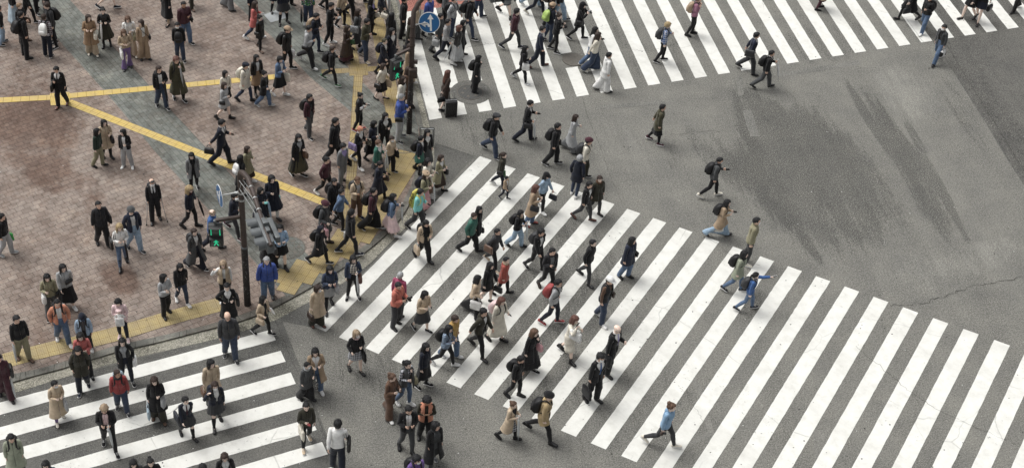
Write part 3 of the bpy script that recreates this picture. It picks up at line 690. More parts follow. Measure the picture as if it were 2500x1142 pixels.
class Geo:         # numpy verts, faces, material index, weights
    def __init__(s): s.V = []; s.F = []; s.M = []; s.W = []; s.n = 0
    def add(s, V, F, W=None, m=0):
        V = A_(V, float); W = weights(V) if W is None else W
        s.V.append(V); s.W.append(W); s.F += [[i + s.n for i in f] for f in F]; s.M += [m] * len(F); s.n += len(V)
        return s
    def fin(s): return (np.concatenate(s.V), s.F, s.M, np.concatenate(s.W))
def ring_tube(rings, cap0=True, cap1=True):
    n = len(rings[0]); V = np.concatenate(rings); F = []
    for i in range(len(rings) - 1):
        for k in range(n): F.append([i * n + k, i * n + (k + 1) % n, (i + 1) * n + (k + 1) % n, (i + 1) * n + k])
    if cap0: F.append(list(range(n))[::-1])
    if cap1: F.append([(len(rings) - 1) * n + k for k in range(n)])
    return V, F
def ering(c, ax, ay, r1, r2, n=14, e=1.0, wob=None):
    t = np.arange(n) * 2 * math.pi / n; c_, s_ = np.cos(t), np.sin(t)
    cc = np.sign(c_) * np.abs(c_) ** e; ss = np.sign(s_) * np.abs(s_) ** e
    k = 1 if wob is None else wob(t)
    return A_(c) + np.outer(cc * r1 * k, ax) + np.outer(ss * r2 * k, ay)
def limb(pts, rad, n=12, side=None, wob=None, sub=1):     # tube along joints; rad = (across, along side)
    rings = []; P_ = [A_(p, float) for p in pts]
    for i, p in enumerate(P_):
        t = nrm(P_[min(i + 1, len(P_) - 1)] - P_[max(i - 1, 0)]); ax = nrm(np.cross(t, side if side is not None else (0, 1, 0))); ay = np.cross(t, ax)
        r = rad[i]; r = r if isinstance(r, tuple) else (r, r)
        rings.append(ering(p, ax, ay, r[0], r[1], n, 1.0, (lambda t_, i=i: wob(t_, i)) if wob else None))
    return ring_tube(rings)
def lerpt(tab, z):  # table rows (z, a, b, c...), interpolated with smoothing
    T = A_(tab, float); return [np.interp(z, T[:, 0], T[:, k]) for k in range(1, T.shape[1])]
# body torso table: z, half width, half depth, x centre
TORSO = [(.78, .13, .085, 0), (.84, .160, .105, -.005), (.92, .168, .112, -.010), (1.0, .152, .100, -.005), (1.08, .134, .090, .0), (1.18, .143, .098, .004), (1.27, .158, .106, .004), (1.34, .165, .102, -.002), (1.40, .150, .080, -.010), (1.435, .100, .062, -.014), (1.47, .056, .055, -.012)]
X3, Y3, Z3 = A_((1., 0, 0)), A_((0, 1., 0)), A_((0, 0, 1.))

def make_body_mesh(female):
    G = []; n = 20
    def loft(rings): G.append(ring_tube(rings))
    sw = .90 if female else 1; hw = 1.06 if female else .98
    loft([ering((lerpt(TORSO, z)[2], 0, z), Y3, X3, lerpt(TORSO, z)[0] * (sw if z > 1.05 else hw), lerpt(TORSO, z)[1], n, .92) for z in np.linspace(.80, 1.47, 18)])
    loft([ering((-.014 + .02 * t, 0, 1.43 + .12 * t), Y3, X3, (.050 if female else .056), .055, n) for t in np.linspace(0, 1, 4)])
    # head: cranium narrowing to jaw and chin
    HT = [(1.485, .018, .022, .055), (1.495, .036, .042, .040), (1.515, .052, .062, .026), (1.54, .062, .078, .016), (1.57, .069, .088, .008), (1.60, .073, .093, .003), (1.63, .074, .094, -.002), (1.66, .068, .086, -.006), (1.68, .054, .066, -.008), (1.695, .030, .036, -.009), (1.70, .010, .012, -.009)]
    loft([ering((h[3], 0, h[0]), Y3, X3, h[1], h[2], n, .95) for h in HT])
    def ell(c, r, m=8):
        rings = [ering((c[0], c[1], c[2] + r[2] * math.sin(a)), Y3, X3, max(.0008, r[1] * math.cos(a)), max(.0008, r[0] * math.cos(a)), 10) for a in np.linspace(-1.5, 1.5, m)]; loft(rings)
    ell((.094, 0, 1.572), (.020, .013, .017)); ell((.088, 0, 1.592), (.014, .008, .030)); ell((.083, 0, 1.507), (.014, .020, .014))     # nose, bridge, chin
    ell((.083, 0, 1.622), (.010, .045, .010)); ell((.084, 0, 1.540), (.011, .024, .010))                                                    # brow, lips
    for s in (1, -1): ell((-.002, s * .076, 1.585), (.018, .010, .030)); ell((.062, s * .038, 1.57), (.022, .020, .02))                      # ears, cheeks
    for s, S_ in ((1, 'L'), (-1, 'R')):
        j = lambda k: J[k + S_].copy()
        sh, el, wr, kn = j('sh'), j('el'), j('wr'), J['kn%s_' % S_]
        sh0 = sh + A_((0, -s * .05, .02))
        V = [sh0, sh, sh * .7 + el * .3, sh * .35 + el * .65, el, el * .7 + wr * .3, el * .3 + wr * .7, wr]
        k = .86 if female else 1
        G.append(limb(V, [.055 * k, .056 * k, .048 * k, .042 * k, .037 * k, .038 * k, .030 * k, (.024 * k, .028 * k)], 14))
        d = nrm(kn - wr); sd = A_((1., 0, 0)); sd = nrm(sd - d * (sd @ d)); up = np.cross(d, sd)      # palm: sd = across, up = palm normal
        G.append(limb([wr - d * .01, wr + d * .02, wr + d * .055, wr + d * .09], [(.020, .026), (.018, .036), (.016, .042), (.014, .038)], 12, side=sd))
        for q, L in enumerate((.070, .080, .075, .058)):                                                     # four fingers, slightly curled
            off = (.030 - .020 * q); b = wr + d * .082 + sd * off; bend = up * s
            p1 = b + d * L * .42 + bend * L * .10; p2 = p1 + d * L * .30 + bend * L * .16; p3 = p2 + d * L * .20 + bend * L * .20
            G.append(limb([b, p1, p2, p3], [.0095, .0088, .0080, .0062], 8, side=sd))
        b = wr + d * .025 + sd * .028; p1 = b + d * .030 + sd * .022; p2 = p1 + d * .026 + sd * .006 + up * s * .008; p3 = p2 + d * .018 + up * s * .006
        G.append(limb([b, p1, p2, p3], [.013, .0115, .010, .0075], 8, side=up))
        hp, kne, an, to = j('hip'), j('kne'), j('ank'), j('toe')
        hp2 = hp + A_((-.005, 0, -.04))
        lk = .96 if female else 1
        G.append(limb([hp + A_((0, -s * .01, .03)), hp2, hp2 * .6 + kne * .4, hp2 * .25 + kne * .75, kne, kne * .72 + an * .28 + A_((-.012, 0, 0)), kne * .4 + an * .6 + A_((-.006, 0, 0)), an + A_((0, 0, .02)), an - A_((0, 0, .05))],
                      [.088 * lk, .090 * lk, .078 * lk, .062 * lk, .053 * lk, .055 * lk, .044 * lk, .034, .036], 14))
        G.append(limb([an + A_((-.055, 0, -.045)), an + A_((-.02, 0, -.035)), an + A_((.06, .004 * s, -.045)), to + A_((-.02, 0, .002)), to + A_((.03, 0, -.002))], [(.025, .024), (.042, .036), (.034, .040), (.022, .040), (.012, .026)], 12, side=A_((0, 1., 0))))
    me = bpy.data.meshes.new('rest'); V = []; F = []
    for v, f in G:
        n0 = len(V); V += [tuple(x) for x in v]; F += [[i + n0 for i in q] for q in f]
    me.from_pydata(V, [], F); bm = bmesh.new(); bm.from_mesh(me); bmesh.ops.recalc_face_normals(bm, faces=bm.faces[:]); bm.to_mesh(me); bm.free()
    o = bpy.data.objects.new('rest', me); C.objects.link(o)
    m = o.modifiers.new('r', 'REMESH'); m.mode = 'VOXEL'; m.voxel_size = .0062; m.adaptivity = 0
    m = o.modifiers.new('s', 'SMOOTH'); m.iterations = 2; m.factor = .5
    m = o.modifiers.new('d', 'DECIMATE'); m.ratio = .075
    dg = bpy.context.evaluated_depsgraph_get(); em = o.evaluated_get(dg).to_mesh()
    V = A_([v.co[:] for v in em.vertices])
    for s_, an in ((1, J['ankL']), (-1, J['ankR'])):      # feet are drawn in inside the shoes
        m_ = (V[:, 2] < .10) & (V[:, 1] * s_ > 0); k_ = np.where(V[m_, 0] > .03, .62, .62)
        V[m_, 0] = an[0] + (V[m_, 0] - an[0]) * k_; V[m_, 1] = an[1] + (V[m_, 1] - an[1]) * .55; V[m_, 2] = .035 + V[m_, 2] * .55
    F = [list(p.vertices) for p in em.polygons]
    o.evaluated_get(dg).to_mesh_clear(); bpy.data.objects.remove(o); bpy.data.meshes.remove(me)
    W = weights(V)
    hz = V[:, 2] > 1.54; W[hz & (np.abs(V[:, 1]) < .12)] = rigid(V[:1], 'head')[0]
    g = Geo(); g.add(V, F, W, 0)
    # eyes, brows, lips sit on the face (same mesh, their own colour)
    def dab(c, r, m):
        rings = [ering((c[0], c[1], c[2] + r[2] * math.sin(a)), Y3, X3, max(.0006, r[1] * math.cos(a)), max(.0006, r[0] * math.cos(a)), 8) for a in np.linspace(-1.5, 1.5, 5)]
        v, f = ring_tube(rings); g.add(v, f, rigid(v, 'head'), m)
    for s in (1, -1):
        dab((.079, s * .031, 1.594), (.010, .015, .007), 1); dab((.087, s * .031, 1.594), (.005, .007, .0065), 2); dab((.088, s * .032, 1.617), (.006, .019, .0045), 2)
    dab((.094, 0, 1.541), (.006, .021, .0075), 3)
    return g.fin()
BODY = {False: make_body_mesh(False), True: make_body_mesh(True)}

# ---- pose: returns 18 4x4 matrices
def q_between(a, b): return np.array(Vector(a).rotation_difference(Vector(b)).to_matrix())
def rotY(d): a = R(d); c, s = math.cos(a), math.sin(a); return A_([[c, 0, s], [0, 1, 0], [-s, 0, c]])
def rotZ(d): a = R(d); c, s = math.cos(a), math.sin(a); return A_([[c, -s, 0], [s, c, 0], [0, 0, 1]])
def rotX(d): a = R(d); c, s = math.cos(a), math.sin(a); return A_([[1, 0, 0], [0, c, -s], [0, s, c]])
ARM = {  # (upper arm dir, forearm dir, finger curl) for the LEFT arm in chest axes: x forward, y outwards
 'd': ((.00, .16, -1), (.14, .06, -1), 15), 'f': ((.42, .12, -1), (.75, -.02, -1), 20), 'b': ((-.48, .16, -1), (-.28, .08, -1), 20),
 'p': ((.15, .20, -1), (.85, -.45, .30), 60), 'P': ((.10, .25, -1), (.85, -.62, .15), 60), 'h': ((.02, .28, -1), (.50, -.42, .75), 60), 'k': ((-.22, .32, -1), (.32, -.02, -1), 20),
 'c': ((.62, .15, -.55), (.45, -.42, .85), 60), 'x': ((.22, .22, -1), (.45, -.95, .12), 30), 'r': ((.95, .22, .12), (.95, .0, .40), 60),
 'w': ((-.28, .62, -.85), (.40, -.72, -.50), 40), 'u': ((.45, .55, -.05), (.10, -.35, 1), 30), 's': ((-.05, .26, -1), (.70, -.05, -.15), 60),
 'g': ((.02, .14, -1), (.08, .04, -1), 75), 'G': ((.25, .14, -1), (.40, .04, -1), 75), 'o': ((.25, .45, -1), (.6, .4, -.7), 20), 'm': ((.25, .2, -1), (.35, -.5, 1), 40), 'B': ((-.45, .2, -1), (-.55, .1, -.9), 75)}
def pose(stride, arms, nod, turn, lean=4, wide=1.0, seed=0):
    rnd = random.Random(seed); T = {}
    def M(R_, p0, p1):   # rotate R_ about rest point p0, which moves to p1
        m = np.eye(4); m[:3, :3] = R_; m[:3, 3] = A_(p1) - R_ @ A_(p0); return m
    pel = rotZ(0.0 if not stride else stride * .22) ; T['pel'] = M(pel, J['pel'], J['pel'])
    wst = pel @ (J['wst'] - J['pel']) + J['pel']
    ch = rotZ(-stride * .18) @ rotY(lean + rnd.uniform(-1, 2)) @ rotX(rnd.uniform(-2, 2)); T['chest'] = M(ch, J['wst'], wst)
    ap = lambda m, p: m[:3, :3] @ A_(p) + m[:3, 3]
    nk = ap(T['chest'], J['neck']); nr = rotZ(turn * .4) @ rotY(lean * .4 + nod * .4); T['neck'] = M(nr, J['neck'], nk)
    hd = rotZ(turn) @ rotY(nod) @ rotX(rnd.uniform(-3, 3)); T['head'] = M(hd, J['head'], ap(T['neck'], J['head']))
    for s, S_ in ((1, 'L'), (-1, 'R')):
        ua, fa, curl = ARM[arms[0 if s > 0 else 1]]
        jt = lambda v: nrm(A_(v) * A_((1, s, 1)) + A_([rnd.uniform(-.05, .05) for _ in range(3)]))
        ua, fa = jt(ua), jt(fa); sh, el, wr, kn = (J[k + S_] if k != 'kn' else J['kn%s_' % S_] for k in ('sh', 'el', 'wr', 'kn'))
        sh1 = ap(T['chest'], sh); RU = q_between(nrm(el - sh), ch @ ua); T['ua' + S_] = M(RU, sh, sh1)
        el1 = ap(T['ua' + S_], el); f_now = RU @ nrm(wr - el); RF = q_between(f_now, ch @ fa) @ RU; T['fa' + S_] = M(RF, el, el1)
        wr1 = ap(T['fa' + S_], wr); T['ha' + S_] = M(RF, wr, wr1)
        d = RF @ nrm(kn - wr); axis = RF @ A_((1., 0, 0)); q = Quaternion(Vector(axis), -R(curl) * s)
        RG = np.array(q.to_matrix()) @ RF; T['fi' + S_] = M(RG, kn, ap(T['ha' + S_], kn))
    a = abs(stride); front = 'L' if stride > 0 else 'R'
    for s, S_ in ((1, 'L'), (-1, 'R')):
        if a < 1: fl, kf, ff = rnd.uniform(-2, 4), rnd.uniform(1, 5), 0
        elif S_ == front: fl, kf, ff = a * 1.0, 6 + a * .1, -min(18, a * .6)
        else: fl, kf, ff = -a * .78, 7 + a * .85, min(38, a * 1.1)
        spl = rotX(s * (3.5 if a < 1 else 1.0) * wide)
        RT = pel @ spl @ rotY(-fl); hp = ap(T['pel'], J['hip' + S_]); T['th' + S_] = M(RT, J['hip' + S_], hp)
        RS = RT @ rotY(kf); T['shin' + S_] = M(RS, J['kne' + S_], ap(T['th' + S_], J['kne' + S_]))
        if a < 1: RFt = pel @ rotZ(s * 8)
        elif S_ == front: RFt = pel @ rotZ(s * 4) @ rotY(ff)
        else: RFt = pel @ rotY(ff)
        T['foot' + S_] = M(RFt, J['ank' + S_], ap(T['shin' + S_], J['ank' + S_]))
    return np.stack([T[b] for b in BONES])
def skin(V, W, T):
    VH = np.concatenate([V, np.ones((len(V), 1))], 1); return np.einsum('vb,bij,vj->vi', W, T[:, :3, :], VH)

# ---------------------------------------------------------------- things worn, modelled on the rest figure
def layered(P_, gap_closed, n_in=.012, W=None, wfun=torso_w, m=0):
    """P_[i][k] outer points, rows i up, columns k round; adds an inner skin and stitches the rims: cloth with thickness"""
    A = A_(P_); r, c, _ = A.shape
    cen = A.mean(1, keepdims=True); d = A - cen; d[..., 2] = 0; L = np.linalg.norm(d, axis=2, keepdims=True); B = A - d / np.maximum(L, 1e-6) * n_in
    V = np.concatenate([A.reshape(-1, 3), B.reshape(-1, 3)]); F = []; o = r * c
    cc = c if gap_closed else c - 1
    for i in range(r - 1):
        for k in range(cc):
            a, b, e, f = i * c + k, i * c + (k + 1) % c, (i + 1) * c + (k + 1) % c, (i + 1) * c + k
            F.append([a, b, e, f]); F.append([o + f, o + e, o + b, o + a])
    for k in range(cc):
        a, b = k, (k + 1) % c; F.append([b, a, o + a, o + b]); a += (r - 1) * c; b += (r - 1) * c; F.append([a, b, o + b, o + a])
    if not gap_closed:
        for i in range(r - 1):
            a, f = i * c, (i + 1) * c; F.append([a, f, o + f, o + a]); a, f = i * c + c - 1, (i + 1) * c + c - 1; F.append([f, a, o + a, o + f])
    return V, F
_cache = {}
def memo(fn):
    def g(*a):
        k = (fn.__name__,) + a
        if k not in _cache: _cache[k] = fn(*a)
        return _cache[k]
    return g
def torso_dims(z, fem):
    zz = max(z, .84); w, d, x = lerpt(TORSO, zz); k = (.90 if fem else 1) if z > 1.05 else (1.06 if fem else .98)
    if 1.0 < z <= 1.12: k = .96
    return w * k, d, x
@memo
def top_geo(fem, hem, ease, flare, gap, vz, collar, sleeve, puff, seed):
    rnd = random.Random(seed * 13 + 5); ph = [rnd.uniform(0, 6.28) for _ in range(8)]; g = Geo(); n = 30
    zs = sorted(set([hem, hem + .012] + list(np.linspace(hem, 1.455, int((1.455 - hem) / .026) + 4)))); rows = []
    for z in zs:
        w, d, x = torso_dims(z, fem)
        fl = flare * max(0, 1.02 - z); e = ease * (1 if z < 1.36 else max(.35, (1.50 - z) / .14)); w = w + e + fl; d = d + e + fl * .8
        if 1.05 < z < 1.3 and ease > .02: w += ease * .35; d += ease * .3
        ga = 0.0
        if gap > 0: ga = R(gap) * (1 + 1.2 * max(0, .98 - z)) * (1 if z < 1.33 else 1 + (z - 1.33) * 4)
        if vz and z > vz: ga = max(ga, R(46) * min(1, (z - vz) / (1.40 - vz)))
        ga = max(ga, .01)
        t = np.linspace(ga, 2 * math.pi - ga, n)
        am = .010 + .06 * max(0, 1.0 - z) * (1 if flare > .05 else .5)
        k = 1 + am * (np.sin(5 * t + ph[0] + z * 3) * .6 + np.sin(9 * t + ph[1] - z * 4) * .4) + .008 * np.sin(z * 60 + 3 * t + ph[2]) * (z < 1.3)
        if puff: k = k + .030 * np.abs(np.sin(z * math.pi / .062)) - .01
        c_, s_ = np.cos(t), np.sin(t); ee = .9
        cc = np.sign(c_) * np.abs(c_) ** ee; ss = np.sign(s_) * np.abs(s_) ** ee
        rows.append(np.stack([x + cc * d * k, ss * w * k, np.full(n, z) + (.006 * np.sin(4 * t + ph[3]) if z < hem + .02 else 0)], 1))
    V, F = layered(rows, False); g.add(V, F, torso_w(V))
    if sleeve != 'none':
        for s, S_ in ((1, 'L'), (-1, 'R')):
            sh, el, wr = (J[k + S_] for k in ('sh', 'el', 'wr')); k_ = .88 if fem else 1; e = ease
            sh0 = sh + A_((0, -s * .060, .004)); end = wr + nrm(wr - el) * .012
            if sleeve == 'short': pts = [sh0, sh, sh * .7 + el * .3, sh * .42 + el * .58]; rad = [.062, .062, .058, .056]
            else:
                N = 15; pts = [sh0, sh + A_((0, -s * .012, -.004))]; rad = [.050 * k_ + e * .45, .055 * k_ + e * .5]
                for i in range(1, N + 1):
                    t = i / N
                    if t < .5: p = sh * (1 - 2 * t) + el * 2 * t
                    else: p = el * (2 - 2 * t) + end * (2 * t - 1)
                    r = np.interp(t, [0, .3, .5, .65, .95, 1], [.052, .047, .042, .042, .032, .031]) * k_ + e * np.interp(t, [0, .25, .9, 1], [.45, .6, .6, .35])
                    if puff: r += .008 * abs(math.sin(t * N * 1.57)) ; 
                    pts.append(p); rad.append(r + .003 * math.sin(t * 40 + ph[4]))
            v, f = limb(pts, rad, 14, wob=lambda t_, i: 1 + .035 * np.sin(3 * t_ + i * 1.3 + ph[5]) + .02 * np.sin(5 * t_ - i * 2.1 + ph[6]))
            g.add(v, f, weights(v, ['chest', 'ua' + S_, 'fa' + S_, 'ha' + S_] if sleeve != 'short' else ['chest', 'ua' + S_], 5))
    def torus(zc, R1, R2, r, tilt=0, th=1.0, x0=-.01, n1=18, n2=8, lump=0):
        rings = []
        for i in range(n1):
            a = 2 * math.pi * i / n1; c = A_((x0 + R1 * math.cos(a), R2 * math.sin(a), zc - tilt * math.cos(a))); out = A_((math.cos(a), math.sin(a), 0)); q = 1 + lump * math.sin(3.7 * i)
            rings.append(np.stack([c + out * r * q * math.cos(b) + Z3 * r * th * q * math.sin(b) for b in np.arange(n2) * 2 * math.pi / n2]))
        rings.append(rings[0]); v, f = ring_tube(rings, False, False); g.add(v, f, weights(v, ['chest', 'neck']))
    if collar == 'c': torus(1.463, .062, .062, .012, .022, 1.9)
    if collar == 'r': torus(1.455, .058, .060, .010, .02)
    if collar == 't': torus(1.468, .058, .058, .016, .008, 2.0)
    if collar == 'f': torus(1.435, .078, .095, .040, .035, .9, lump=.12)
    if collar in 'hH' and collar:
        torus(1.450, .066, .075, .022, .028, 1.2, lump=.06)
        rings = [ering((-.085, 0, 1.405 + .075 * math.sin(a)), Y3, X3, .100 * math.cos(a), .055 * math.cos(a), 14, .9) for a in np.linspace(-1.45, 1.45, 7)]
        v, f = ring_tube(rings); g.add(v, f, weights(v, ['chest']))
    return g.fin()
@memo
def trouser_geo(fem, kind, seed):
    g = Geo(); rnd = random.Random(seed * 5 + 1); ph = [rnd.uniform(0, 6.28) for _ in range(4)]; n = 24
    rows = [ering((lerpt(TORSO, max(z, .84))[2], 0, z), Y3, X3, torso_dims(z, fem)[0] + .010, torso_dims(z, fem)[1] + .010, n, .92) for z in np.linspace(.80, 1.05, 9)]
    v, f = ring_tube(rows); g.add(v, f, leg_w(v))
    add, bot, end = {'sl': (.010, .050, .085), 'cr': (.014, .060, .17), 'pn': (.018, .074, .05), 'wd': (.034, .122, .055), 'fl': (.010, .112, .045), 'sh': (.03, .10, .50), 'tt': (.004, .038, .07), 'kn': (.004, .038, .07)}[kind]
    ztop = .46 if kind == 'kn' else .90
    for s, S_ in ((1, 'L'), (-1, 'R')):
        hp, kne, an = (J[k + S_] for k in ('hip', 'kne', 'ank')); rings = []
        for z in np.linspace(ztop, end, 20):
            if z > kne[2]: t = (hp[2] - z) / (hp[2] - kne[2]); c = hp * (1 - t) + kne * t
            else: t = (kne[2] - z) / (kne[2] - an[2]); c = kne * (1 - t) + an * t
            rb = np.interp(z, [.085, .12, .2, .33, .42, .49, .6, .78, .86, .90], [.038, .036, .044, .056, .054, .055, .064, .082, .092, .090])
            k = np.clip((.75 - z) / .67, 0, 1)
            if kind in ('tt', 'kn'): r = rb + .004
            elif kind == 'fl': r = max(rb + add, .062 + (bot - .062) * np.clip((.45 - z) / .4, 0, 1) ** 1.3)
            elif kind == 'sl': r = rb + add
            else: r = max(rb + add, .098 * (1 - k) + bot * k)
            c = c.copy(); c[0] += (-.008 if z < .42 else 0)
            wr = .045 if kind not in ('tt', 'kn') else .0
            am = wr * (1.3 if z < .22 or .42 < z < .56 else .6)
            rings.append(ering(c, X3, Y3, r, r * (1.0 if kind != 'wd' else .9), 16, 1, lambda t_: 1 + am * (np.sin(2 * t_ + z * 45 + ph[0]) * .6 + np.sin(4 * t_ - z * 60 + ph[1]) * .5)))
        rings = rings[::-1]; v, f = ring_tube(rings); g.add(v, f, leg_w(v))
    return g.fin()
@memo
def skirt_geo(fem, hem, flare, pleats, seed):
    rnd = random.Random(seed); ph = rnd.uniform(0, 6); rows = []; n = 56
    for z in np.linspace(hem, 1.06, 16):
        w, d, x = torso_dims(z, fem); k = max(0, 1.03 - z); L = (1.03 - hem)
        w += .014 + flare * k / L; d += .014 + flare * k / L
        t = np.linspace(0, 2 * math.pi, n, endpoint=False); am = (.10 if pleats else .05) * (k / L) ** .8
        q = 1 + am * (np.sin((14 if pleats else 7) * t + ph) + .5 * np.sin((23 if pleats else 11) * t + ph * 2)) * (.55 if pleats else .8)
        rows.append(np.stack([x + np.cos(t) * d * q, np.sin(t) * w * q, np.full(n, z)], 1))
    V, F = layered(rows, True, .008); g = Geo(); g.add(V, F, skirt_w(V)); return g.fin()
@memo
def shoe_geo(S_, kind):
    g = Geo(); s = 1 if S_ == 'L' else -1; an = J['ank' + S_]; to = J['toe' + S_]; n = 14
    hz = {'hl': .045}.get(kind, 0)
    xs = [-.088, -.078, -.04, .01, .06, .11, .150, .178, .190]; wd_ = [.018, .034, .040, .038, .040, .046, .044, .030, .010]
    ht = {'sn': [.055, .085, .105, .110, .085, .062, .050, .040, .020], 'ld': [.045, .070, .085, .080, .062, .050, .042, .034, .018], 'bt': [.06, .11, .12, .12, .090, .062, .050, .040, .020],
          'kb': [.06, .11, .12, .12, .090, .062, .050, .040, .020], 'hl': [.045, .065, .070, .040, .034, .036, .034, .028, .014]}[kind]
    rings = []; sole = []
    for x, w, h in zip(xs, wd_, ht):
        yc = (x + .04) * .13 * s; zb = (.026 if kind == 'sn' else .018); 
        c = A_((an[0] + x + .008, an[1] + yc, (zb + h) / 2)); rings.append(ering(c, Y3, Z3, w, (h - zb) / 2 + .004, n, .85))
        sole.append(ering((an[0] + x + .008, an[1] + yc, (zb + .001) / 2 + .001), Y3, Z3, w + .005, (zb + .001) / 2, n, .45))
    v, f = ring_tube(rings); g.add(v, f, rigid(v, 'foot' + S_), 0); v, f = ring_tube(sole); g.add(v, f, rigid(v, 'foot' + S_), 1)
    if kind == 'sn':     # ankle opening and laces
        v, f = limb([an + A_((-.012, 0, -.01)), an + A_((-.012, 0, .035))], [.047, .044], 14, side=Y3); g.add(v, f, rigid(v, 'foot' + S_), 0)
        for q in range(4):
            x = .035 + q * .022; v, f = limb([an + A_((x, (x + .04) * .13 * s - .022, .020 - q * .011)), an + A_((x, (x + .04) * .13 * s, .028 - q * .012)), an + A_((x, (x + .04) * .13 * s + .022, .020 - q * .011))], [.005] * 3, 6, side=X3); g.add(v, f, rigid(v, 'foot' + S_), 1)
    if kind in ('bt', 'kb'):
        zt = .20 if kind == 'bt' else .42; kne = J['kne' + S_]; rr = []
        for z in np.linspace(.06, zt, 8): t = (z - .085) / (kne[2] - .085); c = an * (1 - t) + kne * t; r = np.interp(z, [.06, .12, .2, .33, .42], [.046, .044, .050, .064, .064]); rr.append(ering((c[0] - .006, c[1], z), X3, Y3, r, r, 14, 1, lambda t_: 1 + .02 * np.sin(3 * t_ + z * 40)))
        v, f = ring_tube(rr); g.add(v, f, leg_w(v), 0)
    if kind in ('hl', 'kb', 'bt'):
        v, f = limb([an + A_((-.062, -.004 * s, -.045)), an + A_((-.066, -.004 * s, -.086))], [.020, .014 if kind == 'hl' else .024], 8, side=Y3); g.add(v, f, rigid(v, 'foot' + S_), 1)
    return g.fin()
HC = A_((-.004, 0, 1.603)); HA = A_((.104, .085, .108))
@memo
def hair_geo(style, seed):
    rnd = random.Random(seed * 11 + 3); ph = [rnd.uniform(0, 6.28) for _ in range(6)]; g = Geo(); n = 40; rows_n = 15
    base = {'short': (1.660, 1.585, 1.515, .013), 'crop': (1.668, 1.60, 1.53, .007), 'mop': (1.655, 1.572, 1.505, .020), 'bob': (1.657, 1.50, 1.475, .020), 'long': (1.662, 1.33, 1.27, .018), 'mid': (1.660, 1.43, 1.41, .020),
            'bun': (1.672, 1.60, 1.535, .010), 'pony': (1.665, 1.598, 1.53, .011), 'curly': (1.655, 1.44, 1.43, .036), 'afro': (1.66, 1.58, 1.53, .040), 'bald': (1.70, 1.60, 1.53, .005), 'vlong': (1.662, 1.24, 1.18, .018), 'updo': (1.665, 1.59, 1.53, .016)}[style]
    zf, zs_, zb, th = base; t = np.linspace(0, 2 * math.pi, n, endpoint=False); back = (1 - np.cos(t)) / 2     # 0 in front, 1 behind
    hang = zs_ < 1.52
    f = np.clip((back - (.17 if hang else .16)) / (.13 if hang else .22), 0, 1); f = f * f * (3 - 2 * f); b = np.clip((back - .5) / .4, 0, 1)
    zend = zf * (1 - f) + f * (zs_ * (1 - b) + zb * b)
    zend = zend + (.022 if hang and zs_ < 1.45 else .006) * (np.sin(7 * t + ph[0]) + np.sin(13 * t + ph[1])) * (f if hang else .8)
    cols = []
    for k in range(n):
        ze = zend[k]; e = []
        for i in range(rows_n):
            q = i / (rows_n - 1)
            ztop = HC[2] + HA[2] + th * .8
            if style == 'bald': ztop = 1.655
            z = ztop * (1 - q) + ze * q if not hang else (ztop - (ztop - 1.60) * min(1, q * 2) if q < .5 else 1.60 + (ze - 1.60) * (q - .5) * 2) if ze < 1.58 else ztop * (1 - q) + ze * q
            u = np.clip((z - HC[2]) / (HA[2] + th * .8), -1, 1); r = math.sqrt(max(0, 1 - u * u)) if z > HC[2] else 1.0
            if i == 0 and style != 'bald': r = .02
            if z < HC[2] and not hang: r = math.sqrt(max(0.25, 1 - ((z - HC[2]) / .16) ** 2))
            ex = HA[0] + th; ey = HA[1] + th
            st = .006 * math.sin(9 * t[k] + ph[2] + 6 * z) + .004 * math.sin(17 * t[k] + ph[3] - 15 * z)
            if style in ('curly', 'afro', 'mop', 'updo'): st += .010 * math.sin(6 * t[k] + 40 * z + ph[4]) * math.cos(5 * t[k] - 55 * z)
            x = HC[0] + math.cos(t[k]) * (ex * r + st * (r > .2)); y = math.sin(t[k]) * (ey * r + st * (r > .2))
            if hang and z < 1.50:
                w = (1.50 - z) / .2; x -= .012 * w + (.018 * min(1, w * 2)) * back[k]; y *= 1 + .22 * min(1, w)
                if x > -.02: x = x * (1 - .1 * w) + .055 * min(1, w * 1.3) * (1 - back[k])
            e.append((x, y, z))
        cols.append(e)
    A = A_(cols).transpose(1, 0, 2)[::-1]      # bottom row first
    V, F = layered(A, True, .014)
    W = np.zeros((len(V), len(BONES))); k = sstep(V[:, 2], 1.36, 1.53); W[:, BI['head']] = k; W[:, BI['chest']] = 1 - k
    g.add(V, F, W)
    def blob(c, r, m=9, lump=.06):
        rings = [ering((c[0], c[1], c[2] + r[2] * math.sin(a)), Y3, X3, r[1] * math.cos(a), r[0] * math.cos(a), 14, 1, lambda t_: 1 + lump * np.sin(5 * t_ + a * 4)) for a in np.linspace(-1.5, 1.5, m)]
        v, f_ = ring_tube(rings); g.add(v, f_, rigid(v, 'head'))
    if style == 'bun': blob((-.105, 0, 1.665), (.040, .044, .040))
    if style == 'updo': blob((-.085, 0, 1.69), (.055, .062, .045), lump=.15)
    if style == 'pony':
        v, f_ = limb([(-.10, 0, 1.64), (-.135, 0, 1.61), (-.15, 0, 1.54), (-.145, 0, 1.46), (-.13, 0, 1.40)], [.016, .028, .030, .022, .008], 12, wob=lambda t_, i: 1 + .1 * np.sin(5 * t_ + i)); g.add(v, f_, rigid(v, 'head'))
    return g.fin()
